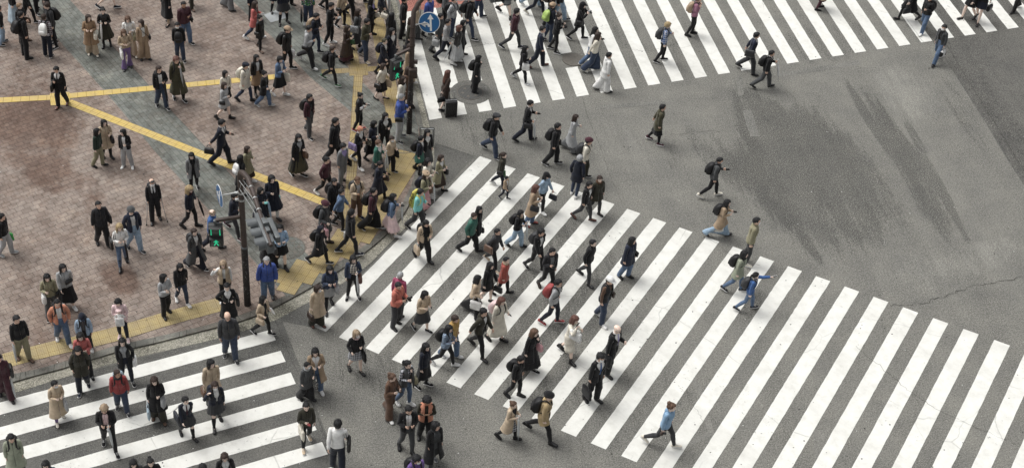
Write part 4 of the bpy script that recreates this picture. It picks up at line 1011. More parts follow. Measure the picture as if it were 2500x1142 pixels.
def dome(grow, z0, n=22, rows=7, flat_=1.0, back=0, tilt=0):
    rings = []
    for i in range(rows):
        a = (i / (rows - 1)) * 1.5; z = HC[2] + (HA[2] + grow) * math.sin(math.asin(np.clip((z0 - HC[2]) / (HA[2] + grow), -1, 1)) * (1 - i / (rows - 1)) + 1.50 * (i / (rows - 1))) * flat_
        u = np.clip((z / flat_ - HC[2] / flat_) / (HA[2] + grow) if flat_ != 1 else (z - HC[2]) / (HA[2] + grow), -1, 1); r = math.sqrt(max(.002, 1 - u * u))
        rings.append(ering((HC[0] - back, 0, z), X3, Y3, (HA[0] + grow) * r, (HA[1] + grow) * r, n))
    return ring_tube(rings)
@memo
def hat_geo(kind):
    g = Geo()
    if kind == 'cap':
        v, f = dome(.026, 1.635); g.add(v, f, rigid(v, 'head'))
        rings = [A_([(HC[0] + (HA[0] + .018 + q) * math.cos(a), (HA[1] + .020) * math.sin(a) * (1 - q * 1.2), 1.640 + zz - q * .25 + .02 * (1 - math.cos(a) * 1)) for a in np.linspace(-1.15, 1.15, 14)]) for q, zz in ((0, 0), (.035, 0), (.070, 0))]
        top = np.concatenate(rings); bot = top - A_((0, 0, .006)); F = []; n = 14; o = len(top)
        for i in range(2):
            for k in range(n - 1): a = i * n + k; F += [[a, a + n, a + n + 1, a + 1], [o + a + 1, o + a + n + 1, o + a + n, o + a]]
        for k in range(n - 1): a = 2 * n + k; F.append([a, a + o, a + o + 1, a + 1])
        v = np.concatenate([top, bot]); g.add(v, F, rigid(v, 'head'))
    elif kind == 'beanie':
        v, f = dome(.026, 1.630); g.add(v, f, rigid(v, 'head'))
        rings = [ering((HC[0], 0, z), X3, Y3, HA[0] + r, HA[1] + r, 22) for z, r in ((1.622, .020), (1.625, .034), (1.655, .034), (1.665, .022))]; v, f = ring_tube(rings); g.add(v, f, rigid(v, 'head'))
    elif kind == 'beret':
        rings = [ering((HC[0] - .01 - .02 * q, 0, z), X3, Y3, HA[0] + r, HA[1] + r, 22) for q, z, r in ((0, 1.640, .008), (.5, 1.650, .030), (1, 1.675, .046), (1, 1.700, .035), (1, 1.716, -.01), (1, 1.722, -.06))]; v, f = ring_tube(rings); g.add(v, f, rigid(v, 'head'))
    elif kind == 'flat':
        rings = [ering((HC[0] + .012 + q, 0, z), X3, Y3, HA[0] + r, HA[1] + r * .6, 22) for q, z, r in ((0, 1.640, .012), (.010, 1.648, .034), (.008, 1.672, .032), (0, 1.700, .005), (-.01, 1.712, -.05))]; v, f = ring_tube(rings); g.add(v, f, rigid(v, 'head'))
    elif kind == 'hood':       # raised hood or head scarf
        rings = []
        for z, rx, ry, x in ((1.44, .085, .10, -.02), (1.48, .092, .092, -.02), (1.54, .104, .095, -.018), (1.60, .112, .098, -.014), (1.66, .104, .090, -.014), (1.70, .075, .065, -.014), (1.722, .03, .03, -.014)):
            t = np.linspace(.75 if z < 1.66 else .3, 2 * math.pi - (.75 if z < 1.66 else .3), 24); rings.append(np.stack([x + rx * np.cos(t), ry * np.sin(t), np.full(24, z)], 1))
        V, F = layered(rings, False, .010); W = np.zeros((len(V), len(BONES))); k = sstep(V[:, 2], 1.45, 1.53); W[:, BI['head']] = k; W[:, BI['chest']] = 1 - k; g.add(V, F, W)
    return g.fin()
@memo
def mask_geo():
    rows = []
    for i, z in enumerate(np.linspace(1.500, 1.588, 6)):
        b = math.sin(i / 5 * 3.14) * .012; t = np.linspace(-.95, .95, 12); rows.append(np.stack([.012 + (.094 + b - .010 * (i == 0)) * np.cos(t), (.074 - .012 * (i == 0)) * np.sin(t), np.full(12, z)], 1))
    V, F = layered(rows, False, .004); g = Geo(); g.add(V, F, rigid(V, 'head')); 
    for s in (1, -1): v, f = limb([(.06, s * .068, 1.575), (.02, s * .078, 1.585), (-.012, s * .085, 1.590)], [.003] * 3, 6); g.add(v, f, rigid(v, 'head'))
    return g.fin()
@memo
def glasses_geo():
    g = Geo()
    for s in (1, -1):
        for a in range(12):
            a0, a1 = a * .5236, (a + 1) * .5236; v, f = limb([(.100, s * .032 + .022 * math.cos(a0), 1.594 + .016 * math.sin(a0)), (.100, s * .032 + .022 * math.cos(a1), 1.594 + .016 * math.sin(a1))], [.0025] * 2, 5); g.add(v, f, rigid(v, 'head'))
        v, f = limb([(.098, s * .054, 1.597), (.05, s * .074, 1.597), (0, s * .082, 1.597)], [.0025] * 3, 5); g.add(v, f, rigid(v, 'head'))
    v, f = limb([(.102, -.011, 1.596), (.102, .011, 1.596)], [.0025] * 2, 5); g.add(v, f, rigid(v, 'head')); return g.fin()
@memo
def scarf_geo(tails):
    g = Geo(); rings = []
    for i in range(23):
        a = 2 * math.pi * i / 22; c = A_((-.006 + .072 * math.cos(a), .080 * math.sin(a), 1.462 - .020 * math.cos(a))); out = A_((math.cos(a), math.sin(a), 0)); q = 1 + .12 * math.sin(i * 2.3)
        rings.append(np.stack([c + out * .034 * q * math.cos(b) + Z3 * .040 * q * math.sin(b) for b in np.arange(9) * 2 * math.pi / 9]))
    v, f = ring_tube(rings, False, False); g.add(v, f, weights(v, ['chest', 'neck']))
    if tails:
        for s, L in ((1, .36), (-1, .30)):
            pts = [(.075, s * .035, 1.44), (.125, s * .045, 1.36), (.135, s * .05, 1.26), (.14, s * .055, 1.44 - L)]; v, f = limb(pts, [(.018, .04), (.014, .05), (.012, .052), (.010, .055)], 12, side=Y3); g.add(v, f, weights(v, ['chest', 'pel']))
    return g.fin()
@memo
def tie_geo():
    v, f = limb([(.062, 0, 1.448), (.070, 0, 1.43), (.098, 0, 1.36), (.122, 0, 1.25), (.122, 0, 1.12), (.118, 0, 1.07)], [(.012, .016), (.008, .011), (.006, .020), (.006, .028), (.006, .034), (.005, .006)], 10, side=Y3); g = Geo(); g.add(v, f, weights(v, ['chest', 'pel'])); return g.fin()
@memo
def backpack_geo(fat):
    g = Geo(); n = 26; rings = []
    for z, w, d in ((.99, .10, .05), (1.00, .135, .085), (1.05, .150, .105), (1.15, .155, .115), (1.25, .150, .105), (1.34, .135, .085), (1.395, .10, .055), (1.415, .05, .03)):
        d *= fat; rings.append(ering((-.125 - d, 0, z), Y3, X3, w, d, n, .62, lambda t_: 1 + .015 * np.sin(5 * t_ + z * 20)))
    v, f = ring_tube(rings); g.add(v, f, rigid(v, 'chest'), 0)
    rings = [ering((-.125 - .205 * fat * .98, 0, z), Y3, X3, w, d, n, .6) for z, w, d in ((1.03, .08, .02), (1.045, .115, .045), (1.12, .12, .05), (1.19, .11, .04), (1.205, .08, .015))]; v, f = ring_tube(rings); g.add(v, f, rigid(v, 'chest'), 0)
    for s in (1, -1):
        pts = [(-.13, s * .06, 1.40), (-.07, s * .085, 1.475), (.0, s * .095, 1.478), (.075, s * .095, 1.42), (.125, s * .095, 1.33), (.115, s * .125, 1.22), (.03, s * .19, 1.13), (-.10, s * .14, 1.06)]; v, f = limb(pts, [(.010, .024)] * 6 + [(.007, .014)] * 2, 8, side=Y3); g.add(v, f, weights(v, ['chest']), 1)
    v, f = limb([(-.14, .02, 1.40), (-.15, 0, 1.44), (-.14, -.02, 1.40)], [.007] * 3, 6); g.add(v, f, rigid(v, 'chest'), 1)
    return g.fin()
@memo
def crossbag_geo(s, front, zc, size):
    g = Geo(); a = s * (R(28) if front else R(80)); r = .19 if not front else .165; c = A_((r * math.cos(a) * .95, r * math.sin(a) * 1.12, zc)); out = nrm((math.cos(a), math.sin(a), 0)); tn = np.cross(Z3, out); rings = []
    w, h, d = size
    for q in np.linspace(-1, 1, 8):
        k = math.sqrt(max(.05, 1 - abs(q) ** 5)); rings.append(ering(c + Z3 * q * h / 2 + out * d * .4, tn, out, w / 2 * (1 - .06 * q) * (.9 + .1 * k), d / 2 * k, 18, .5))
    v, f = ring_tube(rings); g.add(v, f, rigid(v, 'pel' if zc < 1.02 else 'chest'), 0)
    v, f = limb([c + Z3 * h * .44 + out * d * .9, c + Z3 * h * .1 + out * d * .95, c - Z3 * h * .12 + out * d * .95], [(.006, w * .46), (.006, w * .47), (.006, w * .44)], 12, side=tn); g.add(v, f, rigid(v, 'pel' if zc < 1.02 else 'chest'), 0)
    for k in (1, -1):    # strap over the other shoulder, front run and back run
        sx = k; p = [c + Z3 * h * .42 + tn * w * .4 * (1 if (k > 0) == (s < 0) else -1), (.14 * sx, s * .07, 1.15 + .02), (.135 * sx, -s * .015, 1.28), (.085 * sx, -s * .085, 1.40), (.01 * sx, -s * .105, 1.468)]; v, f = limb(p, [(.004, .010)] * 5, 6, side=Y3); g.add(v, f, weights(v, ['chest', 'pel']), 1)
    return g.fin()

# ---------------------------------------------------------------- cloth materials
COL = dict(black='1b1b1e', offblack='26262a', charcoal='3a3b3e', dgrey='4c4e50', grey='77797b', lgrey='a8aaac', white='e8e8e6', cream='e0d9c8', beige='c3ad90', tan='ab9275', camel='97795a', brown='6a4e3c', dbrown='3e2f28', rust='6b4438', maroon='4a2530', red='a23a3a', brick='a84b3e', salmon='d0705c', orange='d68a68', coral='c8645e', pink='d79aa0', palepink='e3c3c4', mauve='a06880', magenta='a8446a', purple='6d4d96', lilac='9f8fcb', violet='7a5f98', navy='232a3e', dnavy='1c2130', blue='2f5f9e', royal='2f4fa0', sky='7fa8cc', paleblue='a9c0cf', denim='4f6888', ldenim='8aa5bd', ddenim='2c3a52', teal='2f6a5c', aqua='7fdcd8', dgreen='26382e', green='3f6b46', olive='4d4a36', dolive='37352a', khaki='8f8a6c', sage='99a08a', lime='a9c95c', bgreen='35b04a', yellow='d3c84a', mustard='bd9648', gold='b39a6c', silver='a9abac', plaid='8a8c96', clear='cfd6d8')
LBL = dict(offblack='black', charcoal='charcoal', dgrey='dark grey', lgrey='light grey', dbrown='dark brown', brick='brick red', palepink='pale pink', dnavy='dark navy', royal='royal blue', paleblue='pale blue', sky='light blue', ldenim='light denim', ddenim='dark denim', aqua='aqua', dgreen='dark green', dolive='dark olive', bgreen='bright green', clear='clear')
_mats = {}
def cloth(spec, kind='cloth'):
    key = (spec, kind)
    if key in _mats: return _mats[key]
    name, _, pat = spec.partition('~'); c = srgb(COL[name]); g_ = sum(c) / 3; c = tuple(max(.009, (x * .82 + g_ * .18) * .95) for x in c)
    if not pat and 'denim' in name: pat = 'denim'
    t = NT('%s_%s' % (name, pat or kind)); v = t.map()
    wr = t.noise(9, 4, .6, v, .6); fine = t.noise(160, 2, .6, v)
    k = t.ramp(t.noise(5, 4, .6, v), [(.3, .80), (.7, 1.2)])
    base = c; rough = .88; spec_ = .25; bstr = .35
    if pat == 'denim': base = t.mix(t.ramp(t.noise(12, 5, .7, v), [(.4, 0), (.7, .5)]), c, tuple(min(1, x * 1.7 + .03) for x in c))
    if pat in ('plaid', 'check'):
        sp = t.n.new('ShaderNodeSeparateXYZ'); t.l.new(v, sp.inputs[0]); f = 26 if pat == 'plaid' else 38
        a = t.math('GREATER_THAN', t.math('SINE', t.math('MULTIPLY', sp.outputs[2], f * 3)), .2); b = t.math('GREATER_THAN', t.math('SINE', t.math('MULTIPLY', t.math('ADD', sp.outputs[0], sp.outputs[1]), f * 3)), .2)
        base = t.mix(t.math('MULTIPLY', t.math('ADD', a, b), .5), c, (.55, .56, .6) if max(c) < .3 else (.03, .04, .08))
    if pat == 'stripe':
        sp = t.n.new('ShaderNodeSeparateXYZ'); t.l.new(v, sp.inputs[0]); a = t.math('GREATER_THAN', t.math('SINE', t.math('MULTIPLY', sp.outputs[2], 150)), .1); base = t.mix(a, c, (.7, .7, .7) if max(c) < .4 else (.12, .13, .18))
    if pat == 'vstripe':
        sp = t.n.new('ShaderNodeSeparateXYZ'); t.l.new(v, sp.inputs[0]); a = t.math('GREATER_THAN', t.math('SINE', t.math('MULTIPLY', t.math('ADD', sp.outputs[0], sp.outputs[1]), 190)), .2); base = t.mix(a, c, (.45, .08, .14))
    if pat in ('floral', 'leopard', 'dots', 'multi'):
        e = t.voro(60 if pat != 'multi' else 22, 'F1', 0, v); cc = t.voro(60 if pat != 'multi' else 22, 'F1', 1, v)
        o2 = {'floral': (.62, .64, .68), 'leopard': (.10, .06, .035), 'dots': (.75, .72, .62), 'multi': (.1, .35, .15)}[pat]
        base = t.mix(t.ramp(e, [(.32, 1), (.42, 0)]), c, o2 if pat != 'multi' else t.mix(.3, cc, (.3, .3, .3)))
    if kind == 'leather': rough = .38; spec_ = .5; bstr = .25
    if kind == 'nylon': rough = .55; spec_ = .4
    if kind == 'hair': rough = .42; spec_ = .45; bstr = .6; wr = t.noise(14, 3, .6, t.map(sc=(9, 9, .8)))
    if kind == 'knit': bstr = .7; wr = t.noise(60, 2, .6, v)
    col = t.mix(1, base, k, 'MULTIPLY')
    t.done(col, rough, t.mix(.2, wr, fine), bstr * 1.5, .022, spec_)
    if kind == 'cloth': t.b.inputs['Sheen Weight'].default_value = .15
    _mats[key] = t.m; return t.m
SKINS = {}
def skin_mats(tone):
    if tone not in SKINS:
        c = srgb({'a': 'e6c8b4', 'b': 'e2c0ac', 'c': 'f2dacb', 'd': 'c09a82'}[tone]); t = NT('skin'); n = t.noise(20, 4, .6)
        m = t.done(t.mix(1, c, t.ramp(n, [(.3, (.93, .91, .9)), (.7, (1.05, 1.05, 1.05))]), 'MULTIPLY'), .5, n, .1, .002, .35); t.b.inputs['Subsurface Weight'].default_value = .0
        SKINS[tone] = [m, plain('eye_white', (.6, .58, .55), .3), plain('eye_dark', (.02, .015, .012), .35), plain('lips', tuple(x * y for x, y in zip(c, (.82, .5, .5))), .5)]
    return SKINS[tone]

# ---------------------------------------------------------------- putting people together
# type: hem, ease, flare, gap, v-neck z, collar, sleeve, puff, needs inner, object name
TOPS = {'suit': (.80, .026, .05, 4, 1.20, '', 'long', 0, 'blazer'), 'blz': (.82, .026, .05, 7, 1.20, '', 'long', 0, 'blazer'), 'jk': (.86, .028, .03, 20, 0, 'c', 'long', 0, 'jacket'), 'jc': (.86, .028, .02, 0, 0, 't', 'long', 0, 'jacket'),
        'hd': (.88, .028, .01, 0, 0, 'h', 'long', 0, 'hoodie'), 'ho': (.84, .030, .03, 18, 0, 'h', 'long', 0, 'hooded_jacket'), 'sw': (.90, .022, .0, 0, 0, 'r', 'long', 0, 'sweater'), 'pf': (.87, .040, .0, 0, 0, 't', 'long', 1, 'padded_jacket'),
        'pk': (.68, .034, .12, 0, 0, 'h', 'long', 0, 'parka'), 'po': (.70, .034, .14, 14, 0, 'h', 'long', 0, 'parka'), 'ct': (.54, .028, .17, 0, 0, 'c', 'long', 0, 'coat'), 'co': (.52, .028, .18, 12, 1.22, 'c', 'long', 0, 'coat'),
        'lc': (.36, .026, .15, 0, 0, 'c', 'long', 0, 'long_coat'), 'lo': (.36, .026, .16, 12, 1.22, 'c', 'long', 0, 'long_coat'), 'fc': (.54, .036, .17, 0, 0, 'f', 'long', 0, 'fur_collar_coat'), 'fj': (.84, .034, .03, 0, 0, 'f', 'long', 0, 'fur_collar_jacket'),
        'vs': (.86, .036, .02, 12, 0, 'c', 'none', 0, 'vest'), 'sh': (.90, .014, .02, 0, 0, 'c', 'long', 0, 'shirt'), 'bl': (.95, .024, .0, 0, 0, 'r', 'long', 0, 'blouse'), 'cd': (.66, .027, .12, 16, 1.2, '', 'long', 0, 'cardigan'),
        'tn': (.72, .024, .14, 0, 0, 'r', 'long', 0, 'tunic')}
SKIRT = {'mini': (.64, .06, 0), 'minip': (.62, .08, 1), 'knee': (.46, .06, 0), 'kneep': (.45, .12, 1), 'midi': (.32, .085, 0), 'midip': (.30, .13, 1), 'long': (.16, .11, 0)}
SOLE = {'white': 'white'}
def inside(x, y, poly):
    c = False; n = len(poly)
    for i in range(n):
        a, b = poly[i], poly[(i + 1) % n]
        if (a.y > y) != (b.y > y) and x < (b.x - a.x) * (y - a.y) / (b.y - a.y) + a.x: c = not c
    return c
PAVE = [Vector((p.x, p.y)) for p in Kp] + [Vector((-14, 90)), Vector((-70, 90)), Vector((-70, 20)), Vector((-14, 20))]
STATS = []
def shorten(who, n):      # drop trailing clauses while what is left still names one person only
    w = who.split()
    if len(w) <= n: return who
    for k in range(n, 3, -1):
        c = ' '.join(w[:k]).rstrip(',')
        if w[k] in ('with', 'in', 'on', 'at', 'beside', 'near', 'behind', 'by', 'above', 'and', 'seen', 'cut', 'taking', 'raising', 'seen', 'over', 'under', 'standing', 'carrying') and w[k - 1] not in ('and', 'in', 'with') and PEOPLE.count('|' + c) == 1: return c
    return ' '.join(w[:n])
def np_mesh(name, V, F, mats, M=None, smooth=True):
    me = bpy.data.meshes.new(name); nv = len(V); me.vertices.add(nv); me.vertices.foreach_set('co', np.asarray(V, np.float32).ravel())
    tot = [len(f) for f in F]; me.loops.add(sum(tot)); me.polygons.add(len(F))
    me.loops.foreach_set('vertex_index', np.fromiter((i for f in F for i in f), np.int32)); st = np.zeros(len(F), np.int32); st[1:] = np.cumsum(tot)[:-1]
    me.polygons.foreach_set('loop_start', st); 
    try: me.polygons.foreach_set('loop_total', np.array(tot, np.int32))
    except Exception: pass
    for m in mats: me.materials.append(m)
    if M is not None and len(mats) > 1: me.polygons.foreach_set('material_index', np.array(M, np.int32))
    me.polygons.foreach_set('use_smooth', np.ones(len(F), bool)); me.update(calc_edges=True); return me
def split_mat(geo, m):
    V, F, M, W = geo; idx = [i for i, k in enumerate(M) if k == m]; F2 = [F[i] for i in idx]; used = sorted({v for f in F2 for v in f}); mp = {v: i for i, v in enumerate(used)}
    return V[used], [[mp[v] for v in f] for f in F2], [0] * len(F2), W[used]
@memo
def parts_of(key, m):
    return split_mat(_cache[key], m)
GROUP = 'people crossing the road and waiting at the corner'
ITEM = {'bp': ('backpack', 'worn by', 'backpacks carried by people'), 'fp': ('backpack', 'worn by', 'backpacks carried by people'), 'xb': ('crossbody_bag', 'worn by', 'small bags worn across the body'), 'bb': ('belt_bag', 'worn by', 'small bags worn across the body'),
        'sb': ('shoulder_bag', 'carried by', 'shoulder bags and totes'), 'hb': ('handbag', 'carried by', 'handbags carried by people'), 'tt': ('tote_bag', 'carried by', 'shoulder bags and totes'), 'bc': ('briefcase', 'carried by', 'briefcases carried by people'),
        'pb': ('paper_bag', 'carried by', 'paper and plastic shopping bags'), 'gb': ('plastic_bag', 'carried by', 'paper and plastic shopping bags'), 'um': ('umbrella', 'held by', 'folded umbrellas held by people'), 'ph': ('phone', 'held by', 'phones held by people'), 'cm': ('camera', 'held by', 'cameras held by people'),
        'bk': ('book', 'held by', 'books and papers held by people'), 'cup': ('cup', 'held by', 'drink cups held by people'), 'cr': ('crutch', 'used by', 'crutches used by one man'), 'rb': ('racket_bag', 'worn by', None), 'coat': ('folded_coat', 'over the arm of', None)}
def superbox(w, h, d, e=.5, rows=8, taper=0, n=20):
    rings = []
    for q in np.linspace(-1, 1, rows):
        k = max(.05, 1 - abs(q) ** 7) ** .5; rings.append(ering((0, 0, q * h / 2), X3, Y3, w / 2 * (1 - taper * q) * (.88 + .12 * k), d / 2 * k * (1 - taper * q), n, e))
    return ring_tube(rings)
@memo
def slim_body(fem, bare):      # the one continuous body, drawn in where cloth covers it
    V, F_, M_, W_ = BODY[fem]; V = V.copy(); x, y, z = V[:, 0], V[:, 1], V[:, 2]; h = np.abs(y)
    W2 = W_; arm = W2[:, BI['uaL']] + W2[:, BI['faL']] + W2[:, BI['uaR']] + W2[:, BI['faR']]
    for S_ in 'LR':
        for b, p, q in (('ua', 'sh', 'el'), ('fa', 'el', 'wr')):
            a, c = J[p + S_], J[q + S_]; d = c - a; t = ((V - a) @ d) / (d @ d); cl = a + np.clip(t, 0, 1)[:, None] * d; k = W2[:, BI[b + S_]] * .34
            if b == 'fa': k = k * np.clip((.93 - t) / .1, 0, 1)
            V = V + (cl - V) * k[:, None]
        if not bare:
            for b, p, q in (('th', 'hip', 'kne'), ('shin', 'kne', 'ank')):
                a, c = J[p + S_], J[q + S_]; d = c - a; t = ((V - a) @ d) / (d @ d); cl = a + np.clip(t, 0, 1)[:, None] * d; V = V + (cl - V) * (W2[:, BI[b + S_]] * .22)[:, None]
    m = W2[:, BI['chest']] + W2[:, BI['pel']]; m = m * (V[:, 2] < 1.44); V[:, 0] *= 1 - .20 * m; V[:, 1] *= 1 - .16 * m
    k = m * np.clip((V[:, 2] - 1.34) / .06, 0, 1) * np.clip((np.abs(V[:, 1]) - .06) / .05, 0, 1); V[:, 2] -= .040 * k
    return V, F_, M_, W_
def person(spec, seed):
    F = [x.strip() for x in spec.split('|')]
    u, v, fv, head, stride = [float(x) for x in F[0].split()]
    a = F[1].split(); sex = a[0]; fem = sex in 'fg'; arms = a[1]; nod = float(a[2]) if len(a) > 2 else 8; turn = float(a[3]) if len(a) > 3 else 0; tone = a[4] if len(a) > 4 else ('c' if fem else 'b'); build = .94 * (float(a[5]) if len(a) > 5 else 1.0)
    hair = F[2].split(); top = F[3].split(); bot = F[4].split(); sho = F[5].split(); items = [x.split() for x in F[6].split(',') if x.strip()] if F[6] else []; who = F[7]
    stride *= random.Random(seed * 3 + 1).uniform(.66, .88)
    if abs(stride) > 12 and arms == 'dd': arms = 'bf' if stride > 0 else 'fb'
    if seed % 3 == 1: stride = -stride; arms = {'bf': 'fb', 'fb': 'bf'}.get(arms, arms)
    if not turn: turn = random.Random(seed * 5).uniform(-16, 16)
    T = pose(stride, arms, nod * .42, turn, lean=3 + abs(stride) * .12, seed=seed)
    Vb, Fb, Mb, Wb = BODY[fem]
    P0 = skin(Vb, Wb, T)
    # feet down: lowest point of both shoes
    zlow = 9
    for S_ in 'LR':
        sg = shoe_geo(S_, sho[0] if sho[0] != 'none' else 'ld'); zlow = min(zlow, skin(sg[0], sg[3], T)[:, 2].min())
    top_pt = P0[P0[:, 2].argmax()].copy(); zh = top_pt[2] - zlow
    c, s_ = math.cos(R(head)), math.sin(R(head)); oy = s_ * top_pt[0] + c * top_pt[1]; ox = c * top_pt[0] - s_ * top_pt[1]
    # height that makes head and feet meet the photograph, kept within human bounds
    g0 = at(u, fv, 0); z0 = SZ if inside(g0.x, g0.y, PAVE) else 0
    k = at(u, v, 0).y / H; Y = at(u, fv, z0).y; sc = 1.0
    for _ in range(3): sc = (H - z0 - (Y + oy * sc) / k) / zh
    raw = sc * 1.70; lo, hi = ((1.50, 1.76) if fem else (1.60, 1.90)) if sex != 'k' else (.95, 1.15); sc = min(hi, max(lo, raw)) / 1.70
    STATS.append((raw, who))
    hp = at(u, v, z0 + zh * sc); loc = Vector((hp.x - ox * sc, hp.y - oy * sc, z0)); rz = R(head)
    zl = A_((0, 0, zlow)); bx = A_((build, build, 1.0)) if build != 1 else None
    def P(V, W, scale_xy=True):
        V2 = V
        if bx is not None and scale_xy:
            V2 = V.copy(); m = (V2[:, 2] > .55) & (V2[:, 2] < 1.46); V2[m, 0] *= build * 1.02; V2[m, 1] *= 1 + (build - 1) * .7
        return (skin(V2, W, T) - zl) * sc
    def obj(name, geo, mats, parent=None, body=True):
        V, F_, M_, W_ = geo; me = np_mesh(name, P(V, W_, body), F_, mats, M_); o = bpy.data.objects.new(name, me); C.objects.link(o)
        if parent is not None: o.parent = parent
        return o
    bare = len(bot) > 2 and bot[0] in SKIRT and (bot[2] == 'bare' or bot[2].startswith('socks')) or bot[0] == 'sh'
    root = obj('person', slim_body(fem, bool(bare)), skin_mats(tone)); root.location = loc; root.rotation_euler = (0, 0, rz)
    tag(root, who, 'child' if sex == 'k' else {'f': 'woman', 'g': 'woman', 'm': 'man'}[sex], GROUP)
    # hair, hat, mask
    if hair[0] != 'none': obj('hair', hair_geo(hair[0], seed % 4), [cloth(hair[1], 'hair')], root)
    for h in hair[2:]:
        kd, _, cl = h.partition(':')
        if kd == 'mask': obj('face_mask', mask_geo(), [cloth(cl or 'white')], root)
        elif kd == 'glasses': obj('glasses', glasses_geo(), [cloth('black', 'leather')], root)
        else: obj({'cap': 'cap', 'beanie': 'beanie', 'beret': 'beret', 'flat': 'flat_cap', 'hood': 'headscarf'}[kd], hat_geo(kd), [cloth(cl or 'black')], root)
    # clothes
    opts = dict(x.partition(':')[::2] for x in top[2:] if ':' in x or x in ('stails', 'fur')); inn = [x for x in top[2:] if ':' not in x and x not in ('stails', 'fur')]
    tt = TOPS[top[0]]; kind = opts.get('fab', 'nylon' if tt[7] else 'cloth')
    if tt[3] or tt[4] or tt[6] == 'none':
        ic = inn[0] if inn else 'white'; collar = 'c' if top[0] in ('suit', 'blz') else ('h' if opts.get('ih') else 'r')
        obj('shirt', top_geo(fem, .88, .006, .0, 0, 0, collar, 'long' if tt[6] == 'none' else 'none', 0, 1), [cloth(ic)], root)
    fem_h = tt[0] + (.03 if top[0] in ('jk', 'jc') and fem else 0)
    coll = 'f' if 'fur' in opts else tt[5]
    o = obj(tt[8], top_geo(fem, fem_h, tt[1] + (.006 if tt[6] == 'none' else 0), tt[2], tt[3], tt[4], coll if coll else 'n', tt[6], tt[7], seed % 3), [cloth(top[1], kind)], root)
    if 'tie' in opts: obj('tie', tie_geo(), [cloth(opts['tie'])], root)
    if 'scarf' in opts: obj('scarf', scarf_geo('stails' in opts), [cloth(opts['scarf'] or 'grey', 'knit')], root)
    if bot[0] in SKIRT:
        hm, fl, pl = SKIRT[bot[0]]; obj('skirt', skirt_geo(fem, hm, fl, pl, seed % 3), [cloth(bot[1], bot[3] if len(bot) > 3 else 'cloth')], root)
        lg = bot[2] if len(bot) > 2 else 'bare'
        if lg.startswith('tights'): obj('tights', trouser_geo(fem, 'tt', 0), [cloth(lg.partition(':')[2] or 'black')], root)
        if lg.startswith('socks'): obj('socks', trouser_geo(fem, 'kn', 0), [cloth(lg.partition(':')[2] or 'black')], root)
    else: obj('trousers', trouser_geo(fem, bot[0], seed % 3), [cloth(bot[1])], root)
    for S_ in 'LR':
        key = ('shoe_geo', S_, sho[0]); shoe_geo(S_, sho[0]); so = obj('shoe', parts_of(key, 0), [cloth(sho[1], 'leather' if sho[0] != 'sn' else 'cloth')], root)
        obj('sole', parts_of(key, 1), [cloth('white' if sho[0] == 'sn' else 'black')], so)
    # ---- things carried: each its own object at its own place
    ap = lambda b, p: ((T[BI[b]][:3, :3] @ A_(p) + T[BI[b]][:3, 3]) - zl) * sc
    Rz = A_(Matrix.Rotation(rz, 3, 'Z')); sc1 = sc
    def top_item(kd, col, V, F_, mat, seed_=0, extra=None):
        nm, verb, grp = ITEM[kd]; cen = A_(((V[:, 0].min() + V[:, 0].max()) / 2, (V[:, 1].min() + V[:, 1].max()) / 2, V[:, 2].min()))
        me = np_mesh(nm, V - cen, F_, mat if isinstance(mat, list) else [mat]); o = bpy.data.objects.new(nm, me); C.objects.link(o); o.location = loc + Vector(Rz @ cen); o.rotation_euler = (0, 0, rz)
        cl = col.partition('~')[0]; pat = {'plaid': 'checked ', 'check': 'checked ', 'vstripe': 'pink striped ', 'stripe': 'striped ', 'dots': 'dotted ', 'floral': 'patterned ', 'multi': 'patterned '}.get(col.partition('~')[2], '')
        hd_ = (LBL.get(cl, cl) + ' ' + pat + nm.replace('_', ' ') + ' ' + verb + ' the ').replace('pink pink', 'pink').split(); lab = ' '.join(hd_ + shorten(who, 16 - len(hd_)).split())
        tag(o, lab, nm.replace('_', ' '), grp)
        for pn, pv, pf, pm in (extra or []):
            me = np_mesh(pn, pv - cen, pf, [pm]); q = bpy.data.objects.new(pn, me); C.objects.link(q); q.parent = o
        return o
    def lettering(par, txt, size, pos, rot, col):
        cu = bpy.data.curves.new('lettering', 'FONT'); cu.body = txt; cu.size = size; cu.extrude = .002; cu.align_x = 'CENTER'; cu.align_y = 'CENTER'; q0 = bpy.data.objects.new('q', cu); C.objects.link(q0); me_ = bpy.data.meshes.new_from_object(q0.evaluated_get(bpy.context.evaluated_depsgraph_get())); bpy.data.objects.remove(q0); me_.materials.clear(); o = bpy.data.objects.new('lettering', me_); C.objects.link(o); o.parent = par; o.location = pos; o.rotation_euler = rot; me_.materials.append(cloth(col))
